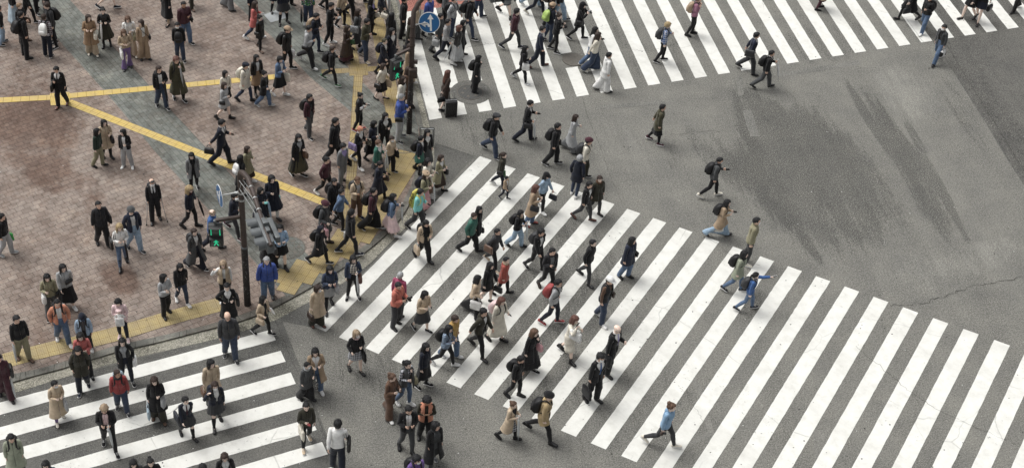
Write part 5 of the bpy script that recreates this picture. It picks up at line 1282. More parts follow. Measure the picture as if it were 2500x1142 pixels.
    for it in items:
        kd, col = it[0], it[1]; side = it[2] if len(it) > 2 else 'R'; s = 1 if side == 'L' else -1
        if kd == 'BABY': baby(loc, rz, sc); continue
        if kd in ('bp', 'fp', 'rb'):
            fat = (float(it[3]) if len(it) > 3 else 1.0) if kd != 'rb' else 1.25; backpack_geo(fat); key = ('backpack_geo', fat)
            def g2(m):
                V, F_, M_, W_ = parts_of(key, m); V = V.copy()
                if kd == 'fp': V[:, 0] = -V[:, 0] + .0; F_ = [f[::-1] for f in F_]
                if kd == 'rb' and m == 0: V[:, 2] = 1.22 + (V[:, 2] - 1.20) * 1.75; V[:, 1] *= .80; V[:, 0] = -.12 + (V[:, 0] + .12) * .72
                if kd == 'bp' and tt[1] > .03: V[:, 0] -= .012
                return P(V, W_), F_
            V, F_ = g2(0); V2, F2 = g2(1); bo = top_item(kd, col, V, F_, cloth(col, 'nylon'), 0, [('straps', V2, F2, cloth('black' if kd != 'rb' else col, 'nylon'))])
            if kd == 'rb': q_ = np.asarray(V); lettering(bo, 'YONEX', .17, (0, -(q_[:, 1].max() - q_[:, 1].min()) / 2 - .004, (q_[:, 2].max() - q_[:, 2].min()) * .5), (R(90), R(-80), 0), 'black')
        elif kd in ('xb', 'bb'):
            sz = (.24, .17, .09) if kd == 'xb' else (.26, .13, .09); a_ = (s, kd == 'bb', .93 if kd == 'xb' else 1.16, sz); crossbag_geo(*a_); key = ('crossbag_geo',) + a_
            V, F_, M_, W_ = parts_of(key, 0); V2, F2, _, W2 = parts_of(key, 1); top_item(kd, col, P(V, W_), F_, cloth(col, 'leather'), 0, [('strap', P(V2, W2), F2, cloth('black', 'leather'))])
        elif kd == 'sb':
            v, f = superbox(.34, .30, .10, .45, taper=.06); v = v + A_((-.03, s * .27, .98)); W_ = rigid(v, 'pel'); pts = [(.10, s * .26, 1.12), (.06, s * .21, 1.30), (0, s * .165, 1.462), (-.05, s * .20, 1.32), (-.15, s * .26, 1.12)]
            v2, f2 = limb(pts, [.008] * 5, 6); top_item(kd, col, P(v, W_, False), f, cloth(col, 'leather' if '~' not in col and col not in ('white', 'cream', 'beige') else 'cloth'), 0, [('strap', P(v2, weights(v2, ['pel', 'chest']), False), f2, cloth('black' if col not in ('white', 'cream', 'beige') else col, 'leather'))])
        else:
            S_ = 'L' if s > 0 else 'R'; wr = J['wr' + S_]; kn = J['kn%s_' % S_]; ac = arms[0 if s > 0 else 1]
            d = nrm(kn - wr); grip = ap('ha' + S_, wr + d * .085) ; fdir = T[BI['fa' + S_]][:3, :3] @ d; frm = ap('fa' + S_, (J['el' + S_] + wr) / 2)
            low = kd in ('hb', 'tt', 'bc', 'pb', 'gb', 'coat'); hang = frm if (low and ac in 'hspPkxm') else grip
            if low:
                w, h, dp, hl, kk = {'hb': (.30, .22, .13, .13, 'leather'), 'tt': (.36, .36, .09, .20, 'cloth'), 'bc': (.40, .29, .10, .06, 'leather'), 'pb': (.28, .32, .13, .11, 'cloth'), 'gb': (.27, .30, .14, .10, 'nylon'), 'coat': (.30, .42, .14, -.06, 'cloth')}[kd]
                hl = min(hl, max(.03, hang[2] - .10 - h * sc)); v, f = superbox(w, h, dp, .42 if kd != 'gb' else .8, taper=.08 if kd in ('hb', 'gb') else (.02 if kd != 'bc' else .03)); 
                if kd in ('gb', 'tt', 'coat'): v = v * (1 + .05 * np.sin(v[:, 2:3] * 40 + v[:, 0:1] * 30 + seed))
                cpos = hang + A_((0, s * .015, -hl - h / 2 * sc1)); v = v * sc1 + cpos; ex = []
                if kd not in ('coat',):
                    for q in (1, -1):
                        yq = q * dp * .3; v2, f2 = limb([cpos + A_((-w * .28, yq, h * .47)), cpos + A_((-w * .22, yq * .8, h * .5 + hl * .6)), hang + A_((0, q * .006, .0)), cpos + A_((w * .22, yq * .8, h * .5 + hl * .6)), cpos + A_((w * .28, yq, h * .47))], [.006] * 5, 6); ex.append(('handle', v2, f2, cloth(col if kd != 'pb' else 'white', kk)))
                top_item(kd, col, v, f, cloth(col, kk), 0, ex)
            elif kd == 'um':
                tilt = float(it[3]) if len(it) > 3 else .22; dd = nrm((tilt, s * .05, -1)); L = min(.78, (grip[2] - .03) / abs(dd[2])); pts = [grip + dd * q * L for q in (0.0, .12, .3, .5, .7, .85)]
                v, f = limb(pts, [.010, .026, .036, .034, .026, .012], 14, wob=lambda t_, i: 1 + .12 * np.sin(6 * t_ + i * .5)); v2, f2 = limb([grip - dd * .10 + A_((.045, 0, 0)), grip - dd * .125 + A_((.03, 0, 0)), grip - dd * .125, grip - dd * .08, grip + dd * .06], [.009] * 5, 8)
                v3, f3 = limb([grip + dd * .8 * L, grip + dd * L], [.007, .005], 8)
                top_item(kd, col, v, f, cloth(col, 'nylon') if col != 'clear' else CLEAR(), 0, [('handle', v2, f2, cloth('white' if col in ('clear', 'white', 'silver') else 'black', 'leather')), ('tip', v3, f3, cloth('silver', 'leather'))])
            elif kd in ('ph', 'bk', 'cm', 'cup'):
                q = grip + fdir * .04 * sc + A_((0, 0, .012)); up = nrm(fdir + A_((.25, 0, .35))); sd = nrm(np.cross(up, (1, 0, .6))); nn = np.cross(sd, up)
                w, h, dp = {'ph': (.076, .155, .012), 'bk': (.20, .26, .03), 'cm': (.14, .10, .08), 'cup': (.08, .12, .08)}[kd]; v, f = superbox(w, h, dp, .35 if kd != 'cup' else 1, 6, n=16); Mx = np.stack([sd, nn, up], 1); v = (v @ Mx.T) * 1.0 + q + nn * (-.0)
                ex = []
                if kd == 'ph': v2, f2 = superbox(w * .9, h * .9, .002, .3, 4, n=12); v2 = (v2 @ Mx.T) + q - nn * (dp / 2 + .001); ex = [('screen', v2, f2, cloth('offblack', 'leather'))]
                if kd == 'cm': v2, f2 = limb([q + nn * .03, q + nn * .11], [.034, .036], 14); ex = [('lens', v2, f2, cloth('black', 'leather'))]
                top_item(kd, col, v, f, cloth(col, 'leather'), 0, ex)
            elif kd == 'cr':
                foot = grip + A_((.10, s * .12, 0)); foot[2] = .0; topp = grip + A_((-.10, s * .03, .26)); v, f = limb([foot, foot * .5 + grip * .5, grip + A_((.0, s * .02, 0)), topp], [.013, .011, .011, .011], 10); v2, f2 = limb([grip + A_((-.05, s * .02, 0)), grip + A_((.07, s * .02, 0))], [.014] * 2, 8); v3, f3 = limb([foot + A_((0, 0, .0)), foot + A_((0, 0, .05))], [.02, .016], 10); v4, f4 = limb([topp + A_((.05, -s * .05, .0)), topp + A_((-.02, 0, 0)), topp + A_((.05, s * .05, 0))], [.012] * 3, 8)
                top_item(kd, col, v, f, cloth(col, 'leather'), 0, [('grip', v2, f2, cloth('grey')), ('rubber_foot', v3, f3, cloth('black')), ('cuff', v4, f4, cloth('grey'))])
    return root
def CLEAR():
    if 'clear' not in _mats:
        t = NT('clear_vinyl'); t.b.inputs['Transmission Weight'].default_value = .25; t.done((.62, .65, .66), .25, t.noise(30, 3, .6), .4, .01, .6); _mats['clear'] = t.m
    return _mats['clear']

def baby(loc, rz, sc):
    T = pose(0, 'oo', 10, 35, 5, 1, 3); k = .40; V, F_, M_, W_ = BODY[True]
    for b in ('thL', 'thR', 'shinL', 'shinR', 'footL', 'footR'):        # knees drawn up, seated in the sling
        s = 1 if b[-1] == 'L' else -1; hp = J['hip' + b[-1]]; Rm = rotX(s * 25) @ rotY(-62)
        m = np.eye(4); m[:3, :3] = Rm; m[:3, 3] = hp - Rm @ hp
        if not b.startswith('th'):
            kn = J['kne' + b[-1]]; R2 = Rm @ rotY(58); m = np.eye(4); m[:3, :3] = R2; m[:3, 3] = (Rm @ (kn - hp) + hp) - R2 @ kn
        T[BI[b]] = m
    def pl(V, W):
        q = skin(V, W, T); q = (q - A_((0, 0, .9))) * k; hd = q[:, 2] > .22; q[hd] = (q[hd] - A_((0, 0, .27))) * 1.45 + A_((0, 0, .29)); q[:, 1] *= 1.15
        q[:, 0] *= -1; q[:, 1] *= -1; return q * sc
    org = A_((.235, 0, 1.06)) * sc
    def mk(nm, g, mats, par=None):
        me = np_mesh(nm, pl(g[0], g[3]), g[1], mats, g[2]); o = bpy.data.objects.new(nm, me); C.objects.link(o)
        if par: o.parent = par
        return o
    r = mk('baby', BODY[True], skin_mats('c')); r.location = loc + Vector(A_(Matrix.Rotation(rz, 3, 'Z')) @ org); r.rotation_euler = (0, 0, rz)
    tag(r, 'small baby in pale pink hat and white wrap held against pink-topped woman', 'baby')
    mk('sun_hat', hat_geo('beret'), [cloth('palepink')], r); mk('romper', top_geo(True, .80, .03, .0, 0, 0, 'r', 'long', 0, 1), [cloth('white')], r); mk('leggings', trouser_geo(True, 'pn', 1), [cloth('palepink')], r)
    v, f = superbox(.30, .34, .05, .6); v[:, 0] *= .9; v2 = v.copy(); v2[:, 0], v2[:, 1] = v[:, 1] + .12 * np.cos(v[:, 0] * 6), v[:, 0]; v2[:, 2] -= .0
    me = np_mesh('sling', v2 * sc, [q[::-1] for q in f], [cloth('white')]); o = bpy.data.objects.new('sling', me); C.objects.link(o); o.parent = r

# ---------------------------------------------------------------- everyone in the picture
# head-top pixel, foot row, heading, stride | sex arms nod turn tone build | hair | top | bottom | shoes | things carried | label
PEOPLE = """
-4 16 99 20 8|m dd 8 0|short black|jk black grey|pn ldenim|sn black||person in black jacket and pale jeans at the upper left edge
20 -40 58 200 0|f dd 8 0|mid dbrown|jc black|long paleblue|bt black||woman in full pale blue skirt at the upper left corner
46 9 103 330 0|m pd 22 20 c|crop camel|jc black|pn dbrown|ld brown|hb brown L|fair short-haired young man in black facing the plaid-shirt man
60 -34 58 335 24|m dd 8 0|short dbrown|sw black lgrey|sl black|sn black||walker in black leggings and grey shirt tail behind fair young man
80 -66 30 320 18|m dd 8 0|short black|jc black|pn black|sn black|tt brown L|walker in black trousers with brown tote at the top left
49 29 143 35 0|m pd 18 0|crop black|jc black|pn black|bt black|bp black|man in all black with backpack standing left of plaid-shirt man
105 36 136 80 4|m dd 12 0 d|crop dbrown|sh maroon~plaid|pn dnavy|sn black|bp white|man in dark plaid shirt with white backpack, seen from behind
111 -4 108 215 0|f dd 15 0|mid black glasses|jc black|pn black|sn black||dark-haired woman in black behind the tall man leaning down
113 7 118 215 4|m dd 40 -10 c|short dbrown|hd charcoal|sl black|sn black|bp black|tall man in charcoal hoodie leaning down beside plaid-shirt man
214 37 135 282 8|f pp 8 30|long dbrown|fc camel fur|wd beige|ld cream|hb cream L|long-haired woman in brown fur-collar coat with cream handbag
250 21 114 275 6|f pp 5 0|updo black|jc black fab:leather|kneep dolive tights|bt black|um white R|woman in black jacket and dark olive flared skirt
256 -74 26 340 26|f dd 5 0|long black|jc black|minip dnavy|sn dnavy|um clear L|skirted walker with clear umbrella at the top edge
311 40 138 280 6|f Pd 32 0|mid brown|jk white white|wd beige|bt cream|hb khaki L|woman in white jacket looking down behind girl in purple trousers
301 73 168 288 6|f PP 38 0|mid brown|bl beige~leopard|fl violet|ld offblack|tt white R|girl in leopard blouse and purple flared trousers
344 50 146 300 6|f dd 5 -70|mid dbrown|jk tan white|wd tan|bt black|xb black L|woman in matching tan jacket and trousers with black bag
400 -34 58 230 12|f dd 5 0|long black|lc black|knee black tights:beige|hl black||woman in long black coat and black heels near the top
137 163 260 262 14|m dp 28 -10|short black|suit black tie:black|pn black|ld rust|bc black R,ph black L|man in black suit stepping over the yellow strip junction
387 162 264 290 12|m pd 15 20|short dbrown|ho black white|pn ddenim|sn black|bp black,um black L|young man in black jacket over white hood with black umbrella
447 5 106 300 16|m pd 18 0 d|crop black|pf maroon|pn denim|sn black|xb black L,ph black L|man in maroon padded jacket holding out a phone
465 -68 20 320 14|m dd 8 0|short brown|jc olive|pn dolive|ld brown||walker in brown shoes at the top above maroon padded jacket
433 56 148 275 10|m dd 15 0|short black mask|jk black offblack|pn ddenim|sn black|fp black|masked man wearing his black backpack on his chest
430 139 246 290 12|m md 18 0|mop rust|lc olive|sl black|sn black|bp olive,um silver L 0.1|curly-haired young man in long olive coat, hand at chin
557 -70 22 350 20|f dd 8 0|mid black|jc lgrey|wd grey|ld black||walker in grey checked wide trousers at the top
614 -40 47 320 0|m dd 8 0|short black|jc dnavy|pn black|sn black||person in navy behind woman in red cardigan
622 4 96 345 26|f pp 30 0|long dbrown|cd coral maroon~dots|sl ddenim|sn white|ph white R|woman in red cardigan and dotted dress looking at phone
634 38 122 325 14|f dd 12 0|updo black mask:palepink|pk black fab:leather|sl black|ld brown|xb black R|woman in black leather coat with pink face mask
672 -60 30 300 0|f dd 8 0|mid black|jc dnavy|minip dnavy socks|ld black||schoolgirl in navy at the top with white bows on her bag
690 -38 58 290 0|f dd 8 0|long black|jc dnavy|minip charcoal socks|ld black||schoolgirl in grey pleated skirt standing by the square plate
702 -82 14 310 0|m dd 8 0|short black|jc black|pn black|ld dbrown||person in dark brown shoes behind grey-skirted schoolgirl
752 -34 62 270 6|m dd 8 0|short black|sh green~multi|pn ddenim|sn white|tt black R|person in bright multicoloured shirt and navy trousers
772 33 131 325 14|m pp 30 0|short black|sw dnavy|sl ddenim|sn black|bp tan|young man in navy top with tan backpack near tall man in black
754 63 160 335 34|m dp 32 10|short black|hd lgrey|pn offblack|sn white|xb black R,um charcoal L|young man in grey and aqua jacket taking a long stride
701 66 171 335 16|m dd 20 10|crop black cap:tan|jc black fab:leather|sl black|sn black|bp black,pb white L|man in tan cap and black leather jacket with backpack
683 138 234 325 18|f pp 30 0|bob black|jk denim white|knee black bare|sn white|tt cream L|girl in denim jacket and black skirt with printed cream tote
625 135 228 300 12|f dd 5 20|vlong black|jk black white fab:leather|knee camel tights|bt black||long-haired woman in black leather jacket and camel skirt
598 154 248 330 20|m kd 8 10|short black flat:dnavy|pk cream|sl ddenim|bt black|bp cream|person in cream parka and navy cap with cream backpack
646 175 260 335 22|f gs 22 0|updo black|cd black dgrey|pn denim|sn lgrey|tt cream L|woman in black cardigan and jeans carrying cream tote
549 174 258 300 10|f dp 5 30|mid black|bl cream tie:charcoal|knee black tights|bt black|hb black R|smiling girl in white blouse with black bag behind white-coated girl
547 202 292 335 18|f gp 15 0|long dbrown|pk lgrey|mini lgrey bare|bt black|xb black R,um dgrey L 0.1|girl in short pale grey hooded coat and black boots
541 293 402 345 22|m pB 22 0|short black|suit dnavy tie:black|pn dnavy|bt black|hb black R,ph brown L|man in dark suit raising his phone above the long yellow strip
755 231 331 320 18|m kd 8 10|short black glasses|jk maroon black|pn dgrey|sn black|bp black|bespectacled man in maroon jacket and grey trousers with backpack
808 7 109 340 6|m pp 30 0|short black|sw black|sl black|sn white|ph white R|tall man in all black and white trainers reading his phone
836 -24 60 320 12|m Pd 8 0|short black|jc beige|sl black|sn black|xb black R|person in beige jacket with black sling bag at the top
796 -68 30 330 20|m dd 8 0|short black|jc black|sl black|sn black||black-clad walker above the tall man in black and white trainers
874 23 118 340 12|f hs 10 0|long dbrown|jk dgrey grey|midi charcoal tights|ld black|sb grey~floral R|woman in grey jacket and long dark skirt with patterned bag
848 63 150 335 10|f pp 20 0|mid dbrown|lc dbrown fab:leather|long maroon bare|hl black|hb green L|woman in long brown leather coat holding green bag
896 46 146 325 22|m dp 32 0|short black|jc olive|pn ddenim|sn beige||man in olive jacket and jeans beside brown leather coat
908 -4 89 340 6|f pp 18 0|long black mask|cd black lilac|sl black|bt black|hb cream L|masked woman in lilac top and black cardigan
936 -36 62 325 22|m dd 8 0|short black|jk dnavy white|pn dgrey|ld black|hb cream R|person in navy blazer and grey trousers near the guard rail
860 -52 46 330 26|m dd 8 0|short black|jc black|pn black|sn black||black-trousered walker between beige jacket and lilac top
882 -84 8 330 20|m dd 8 0|short black|jc black|pn black|sn black||walker in black and white trainers at the very top
956 33 122 50 0|f dd 12 0|vlong black|jc black|knee black tights|ld black|um silver L|long-haired woman in black seen from behind with silver umbrella
957 70 168 310 8|f dd 5 10|long black|blz dnavy white|kneep dnavy socks|ld black||fringed schoolgirl in dark uniform by the kerb
939 95 182 325 18|f dd 10 20|crop olive|blz dnavy white|minip dnavy socks|ld black|bp dnavy|student in navy blazer with greenish cropped hair and navy bag
936 156 241 325 12|f pk 15 0|mid dbrown|jc cream|knee black bare|hl black|tt beige L,hb black R|woman in cream jacket and black skirt with large beige tote
812 114 198 345 32|m pd 20 0|short dbrown mask|fj black|sl black|sn green|bp black,ph black L|masked man in black fur-trimmed jacket and green trainers
880 228 318 340 8|f pp 22 0|bun black|jc black fab:leather|sl black|sn red|bb white R,ph white L|woman with hair bun in black and red shoes
979 230 340 345 0|m pp 28 0 a 1.06|crop lgrey|jc royal|pn lgrey|sn charcoal|xb black R,bk black L|grey-haired man in bright blue jacket beside the pole
983 187 292 340 4|f dd 8 0|long dbrown|jk cream white scarf:dbrown|knee black tights|bt black||long-haired woman in cream jacket and brown scarf behind blue jacket
1001 108 205 330 12|f dd 8 0|long dbrown|lc tan|wd tan|sn white||person in long tan coat hidden behind the pole signals
997 165 264 330 6|f dd 15 0|mid dbrown|ct brown|sl black|bt black||dark-haired woman in brown coat just behind the pole
988 -6 93 350 0|m dd 15 0|short black|jc black|pn black|ld black||person in black standing between guard rail and pole
1021 8 100 340 10|f dd 15 0|mid brown|jk beige white|wd dgrey|ld black||woman in beige jacket half hidden behind the pole top
1050 -8 88 320 6|m dd 15 0|short black|pf royal|pn black|sn black|pb white L|man in blue padded jacket behind the round arrow sign
1004 44 137 340 10|f dg 10 0|mid dbrown|jc dolive|knee black bare|ld black|tt charcoal R|woman in dark olive jacket with tote beside the pole
1076 34 127 330 14|m dg 10 0|short black|jc dgrey|pn dgrey|ld black|pb silver R|man in grey suit with striped paper bag under the sign
1093 48 147 335 22|m dd 8 0|crop black|sh lgrey~leopard|sl dnavy|bt black|um clear R -0.3|man in pale patterned shirt with clear umbrella on the crosswalk
1109 -5 88 325 10|m fk 12 0|crop black|jc lgrey~denim|pn ddenim|sn black|bp black|man in pale denim jacket with large black backpack
1122 63 156 345 6|f dd 8 0|bob rust|jc black fab:leather|midip silver bare|bt white||auburn-haired woman in silver pleated skirt and white boots
1131 51 132 330 14|f dd 15 0|mid black mask|ct black|sl black|ld black||black-haired masked person in black behind silver pleated skirt
1152 -10 90 338 30|m fd 10 0|short black|jc black|sl ddenim|sn black|bp black|man in black jacket with backpack and jeans striding right
1173 -50 46 345 20|m dp 10 0|short black|jc red|pn ddenim|sn black||person in red jacket and jeans at the top of the crosswalk
1090 -30 62 340 0|m dd 10 0|short black|hd grey|pn black|sn black|bp dolive|person with dark olive backpack on the red road surface
1169 136 222 340 4|f md 20 20|long black mask|ct black|wd black|bt black|bp black|long-haired person in black with backpack standing on the manhole
1093 173 264 25 16|f dB 8 0|vlong rust|ct dbrown|knee maroon bare|ld black|hb black R|woman with long auburn hair pulling a black suitcase
1262 22 120 340 28|m bd 5 30 c|short black|hd maroon|sl charcoal|sn dnavy||bearded man in two-tone maroon and grey hoodie
1246 -54 42 330 30|f dd 8 0|long brown|pk grey|mini charcoal bare|bt black||walker in grey skirt lifting a black boot at the top
1312 -80 18 330 30|f dd 8 0|mid brown|jc white|pn ldenim|sn white||walker in pale jeans and white trainers at the top
1322 -54 38 330 30|f dd 8 0|mid brown|jk dnavy white|sl dnavy|sn cream||walker in navy and white above the lime backpack
1350 8 101 25 8|m pp 20 0|short brown beanie:tan|jc dnavy|pn ddenim|sn maroon|bp lime|person in tan knit hat with lime green backpack
1354 -36 62 350 10|m dd 8 0|short black|jc dbrown|pn black|sn black|bp dbrown|person in brown with brown backpack behind tan knit hat
1376 -46 53 340 24|m pd 8 0|short black|jc black|pn ldenim|sn black||person in black jacket and pale jeans beside brown backpack
1366 33 126 345 12|f pP 20 0|updo dbrown|fj black|sl black|sn black|cm black R|woman in fur collar and black trousers holding a camera
1423 7 97 335 24|f cc 12 0|mid black cap:black|pk black fur|sl black|sn black|cm lgrey R,xb black R|woman in black cap and coat raising a camera
1325 65 164 345 22|m dG 8 0|short black|blz navy white|pn dnavy|ld rust||man in navy suit and brown shoes seen from behind
1283 113 200 340 28|f dp 12 0|long black mask|jc black|sl black|sn lgrey|pb white R|masked woman in black jacket and leggings with white paper bag
1454 67 160 345 24|f pd 8 0|long black|sw white|pn denim|sn cream|ph black L|woman in white top and blue jeans holding out a phone
1461 80 174 345 22|f db 8 0|vlong dbrown|sw cream|wd ddenim|sn cream||long-haired woman in cream top and wide navy trousers
1487 129 219 10 14|m dd 8 0|short black|pk white|wd white|ld black||person in white hooded coat and white trousers
1631 55 151 348 10|m pd 12 0 c|mop gold|sh blue~plaid|sl black|sn black|bp charcoal|fair-haired man in blue plaid shirt with backpack
1707 -8 86 345 8|m mm 20 0|short black|sw mauve|sl black|bt black|bp tan|man in mauve top with tan and black backpack
1848 80 176 340 30|m bd 12 0|short black|blz navy white|pn charcoal|ld black|sb charcoal R|man in navy suit striding off the crosswalk with dark bag
1885 124 208 345 26|m pd 12 0|short black|blz black white|pn dgrey|ld black|bp black,um white L|man in black blazer and grey trousers below the navy suit
2026 -70 22 0 8|f dd 8 0|long black|ct beige|knee maroon tights:maroon|ld black||walker in beige coat and maroon tights at the top
2238 -46 54 200 28|f dd 8 0|long black|ct black|knee black tights|ld black|hb black L|woman in black coat and tights beside jeans-clad man
2274 -10 78 215 24|m pd 12 0|short black|pf black|pn denim|sn white|bp black|man in black padded jacket, blue jeans and white shoes
2307 61 152 215 28|m gd 12 10|short black mask|jk dgrey black|pn denim|bt black|gb white L,hb black L|masked man in grey jacket carrying a white plastic bag
2388 -46 48 215 18|f dd 8 0|long black|jc black|mini black bare|ld black|um clear R|skirted walker with clear umbrella at the top right
2413 -44 54 225 18|f dd 8 0|mid black|jc black|mini dnavy bare|ld black|hb black L|skirted walker with dark bag at the top right
2505 -62 24 200 24|m dd 8 0|short black|jc black|pn black|ld black||black-trousered walker at the upper right corner
1211 278 378 330 30|m fd 12 0|crop black flat:charcoal|jc black|pn ddenim|sn black|bp black|man in dark flat cap and jeans with black backpack
1296 246 344 345 26|m ps 25 0|short black|suit black tie:black|pn dnavy|ld black|hb black R,um clear R 0.1,ph black L|man in black suit with large black shoulder bag and umbrella
1362 302 402 335 14|m kd 10 0|short black|jc black|pn black|sn black|bp black,hb black L|man in all black with backpack walking over open asphalt
1406 281 368 345 20|f pd 8 0|mid dbrown mask|lc lgrey|wd grey|bt black||masked woman in long pale grey coat
1438 337 437 340 12|m dd 8 0|short black beanie:maroon|hd cream|pn dolive|sn black|bp charcoal|person in maroon beanie and cream sweater
1416 380 476 55 8|m kk 12 0|mop lgrey|pk dnavy|sl ddenim|sn white||grey-haired person in speckled navy coat and white shoes
1618 256 347 345 20|m bd 5 0|short black|pk olive|knee black tights|sn maroon||person in olive coat over black skirt, alone on the asphalt
1465 430 522 292 14|f kk 12 0|short dbrown|pk dolive scarf:brown|sl charcoal|ld black||woman in dark olive coat and big brown scarf
1440 444 537 318 24|m kd 18 0|short black|ho black white|sl charcoal|ld rust||man in black coat with white hood and rust brown shoes
1335 422 514 322 16|f dd 15 0|mid black cap:black|jc ldenim|sl black|sn white|hb dnavy L|woman in black cap and pale denim jacket
1309 452 549 335 6|f pp 18 0|mid rust|ct tan|pn denim|ld brick|ph black R,hb black R|woman in tan coat photographing with her phone
1272 514 602 325 18|f pp 15 0|mid black|jc black fur scarf:beige|pn ldenim|bt black|bp black,um clear L 0.05|woman in tan fluffy scarf and ripped pale jeans
1230 373 459 340 26|f dg 12 0|pony dbrown|jc dolive|sl dnavy|sn white|xb black R,gb green L|ponytailed woman in dark olive jacket beside the child
1237 431 482 320 18|k dd 5 0|mop black|jk tan white|sl dnavy|sn dnavy||small child in tan jacket walking with ponytailed woman
1157 520 614 332 28|m dk 25 0|crop dbrown|pf teal|pn black|ld black|ph white L|man in dark green padded jacket
1170 505 596 318 14|f gd 12 0|long black|ct black|sl black|bt black|hb black L|long-haired woman in black walking beside green padded jacket
1077 379 467 325 18|f pp 15 0|bob dbrown|co khaki white|midi dbrown bare|ld black|hb black L|woman in khaki trench coat with small black bag
1045 388 487 330 12|f pp 15 0|mid black|co cream cream|midi brown bare|sn white|ph white L|woman in cream coat holding a white phone
1041 422 515 325 8|f pp 25 0|long dbrown beret:tan|jc khaki|midip pink bare|ld black|bp dnavy,um clear L 0.05|girl in tan beret and pink pleated skirt
1027 462 560 325 20|m pd 15 0|short black|hd aqua|pn charcoal|sn black|rb yellow,ph black L|man in aqua hoodie with yellow racket bag
1040 538 635 295 20|m pg 35 0|short black|jk beige black scarf:black stails|pn black|bt black|bp black,pb beige R|man in beige jacket and black scarf with backpack
1028 333 420 335 12|f dd 8 20|short black|blz dnavy white|minip teal socks|bt black|bp black|student in navy blazer and green plaid skirt
1043 317 412 300 8|f dd 12 0|long black|blz black white|midi dgrey bare|ld black||long-haired girl in black blazer by the small metal frame
819 289 396 335 20|m kd 8 10 b 1.06|short black|pk black|pn black|sn black||heavy-set man in black hooded parka
879 309 405 325 26|m pp 28 0|short orange mask|blz black white|sl black|sn white|sb purple~floral R,ph black L|orange-haired masked youth in black blazer
913 296 390 325 10|f kp 18 0|bob black mask|jc dnavy|kneep black tights|ld black|sb black~dots R|girl with dark bob, mask and polka dot bag
941 277 372 290 8|f pd 12 0|vlong black mask|suit black|sl black|ld black||masked long-haired girl in black suit
924 343 440 330 8|f pd 12 0|short brown|blz teal white|minip charcoal socks|ld black|um clear L 0.1|short-haired student in dark green blazer with clear umbrella
957 333 421 315 10|f pg 15 0|short dbrown mask|jc beige|pn black|sn black|gb black L,um clear R 0.05|masked woman in beige trench coat with black plastic bag
928 394 486 335 24|m pp 30 0|short black|lc dnavy|sl black|ld black|hb dbrown L,ph black L|man in long navy coat looking at his phone
838 351 448 315 10|m kd 15 0|mop black mask|suit grey lilac|pn grey|ld black|bc black L|man in light grey suit and lilac shirt
797 384 464 325 20|m kk 8 0|short black|sw maroon|sl black|sn white||young man in maroon cardigan and black trousers
816 436 537 310 10|m dd 8 0|short black|jc black|pn black|sn black|bp black,gb white L|black-haired man in black jacket with white plastic bag
833 462 557 350 18|m dd 8 -20|short black|jc denim|sl black|sn black||man in blue denim jacket beside beige-shirted man
872 432 532 300 8|m pp 28 0 d|crop brown|ho beige white~stripe|pn brown|sn dnavy|bp charcoal,ph white L|man in beige hooded shirt and striped tee with phone
913 460 560 340 22|m kd 8 10|bun black|hd maroon|wd black|sn black|bp black|man with topknot in maroon hoodie and baggy black trousers
960 474 571 350 22|f pd 8 -10|bob black|jc denim|midip palepink bare|sn white|bp black,cup charcoal L,um clear L 0.05|girl in denim jacket and pale pink pleated skirt
794 491 596 330 10|f ps 25 0|crop black beanie:maroon|ct dgrey|pn dgrey|bt dbrown|bp black,tt palepink~vstripe R,ph white L|woman in maroon beanie with pink striped tote
783 552 644 330 26|f pd 20 0|long dnavy hood:dnavy|ct black|sl black|sn black|bp black|woman in navy headscarf and long black coat
857 512 620 20 24|m dg 12 10|short black|hd black|sl black|sn dnavy|gb white L,um blue~floral L -0.1|man in black sweatshirt with white bag and blue patterned umbrella
728 329 430 310 12|f pd 12 0|mid black mask|lo black lgrey|midip olive bare|sn black|hb brown L|woman in long black coat over olive pleated skirt
603 358 445 330 14|f pd 5 0|mid dbrown|ct khaki|midi dbrown bare|sn white||woman in khaki trench coat by the long yellow strip
586 380 475 40 6|f dd 8 0|long black|jc black|knee black tights|ld black|bp white L .6|dark-haired woman with white drawstring backpack behind the pole top
663 429 532 290 16|f gp 5 20|bob black|ct dnavy|kneep dnavy socks:white|ld black|cup aqua L|smiling schoolgirl in navy coat holding a green cup
636 459 545 320 10|f pp 22 0|mid black|ct dnavy|kneep dnavy socks|ld black|cup aqua R,um ldenim L 0.1|schoolgirl with green cup half hidden behind the signal arm
467 373 467 285 12|f dd 25 0|mid black|cd grey black|sl black|sn black||woman in grey cardigan coat over black leggings
462 455 555 335 18|f pd 20 0|curly gold|jc dnavy scarf:maroon|sl black|bt black|um black L|curly blonde woman in navy jacket with black umbrella
518 513 610 345 26|m pd 25 0 c|bald tan glasses|jc blue|pn dnavy|ld black||balding man in blue jacket behind the green pedestrian signal
571 472 574 330 30|m pp 32 0|crop black|jc dnavy|sl charcoal|sn maroon|ph white R|man in navy jacket with phone behind the left pole
683 549 655 285 12|f pp 10 0|bob black|bl sky~floral|mini black bare|bt black|hb charcoal R,ph black L|smiling girl in blue floral top with dark handbag
655 545 648 290 14|f dd 12 0|long black|lc black|wd black|sn black||person in loose black clothes hidden behind traffic signal
370 438 540 285 8|m gg 15 0|bald dgrey mask|suit black tie:black|pn black|ld black|cr silver L,cr silver R,bp dnavy|masked man in black suit walking on two crutches
252 293 386 295 6|f pd 8 20|long black|ct beige|sl black|bt black|hb black L|girl in beige trench coat between two friends
235 315 406 335 12|f dd 15 30|mid black|jc dgreen|pn khaki|ld black||girl in dark green jacket and khaki trousers
300 317 408 262 0|f pd 8 -40|mid black|jk black white|pn lgrey|sn white||girl in black fleece jacket and pale grey trousers
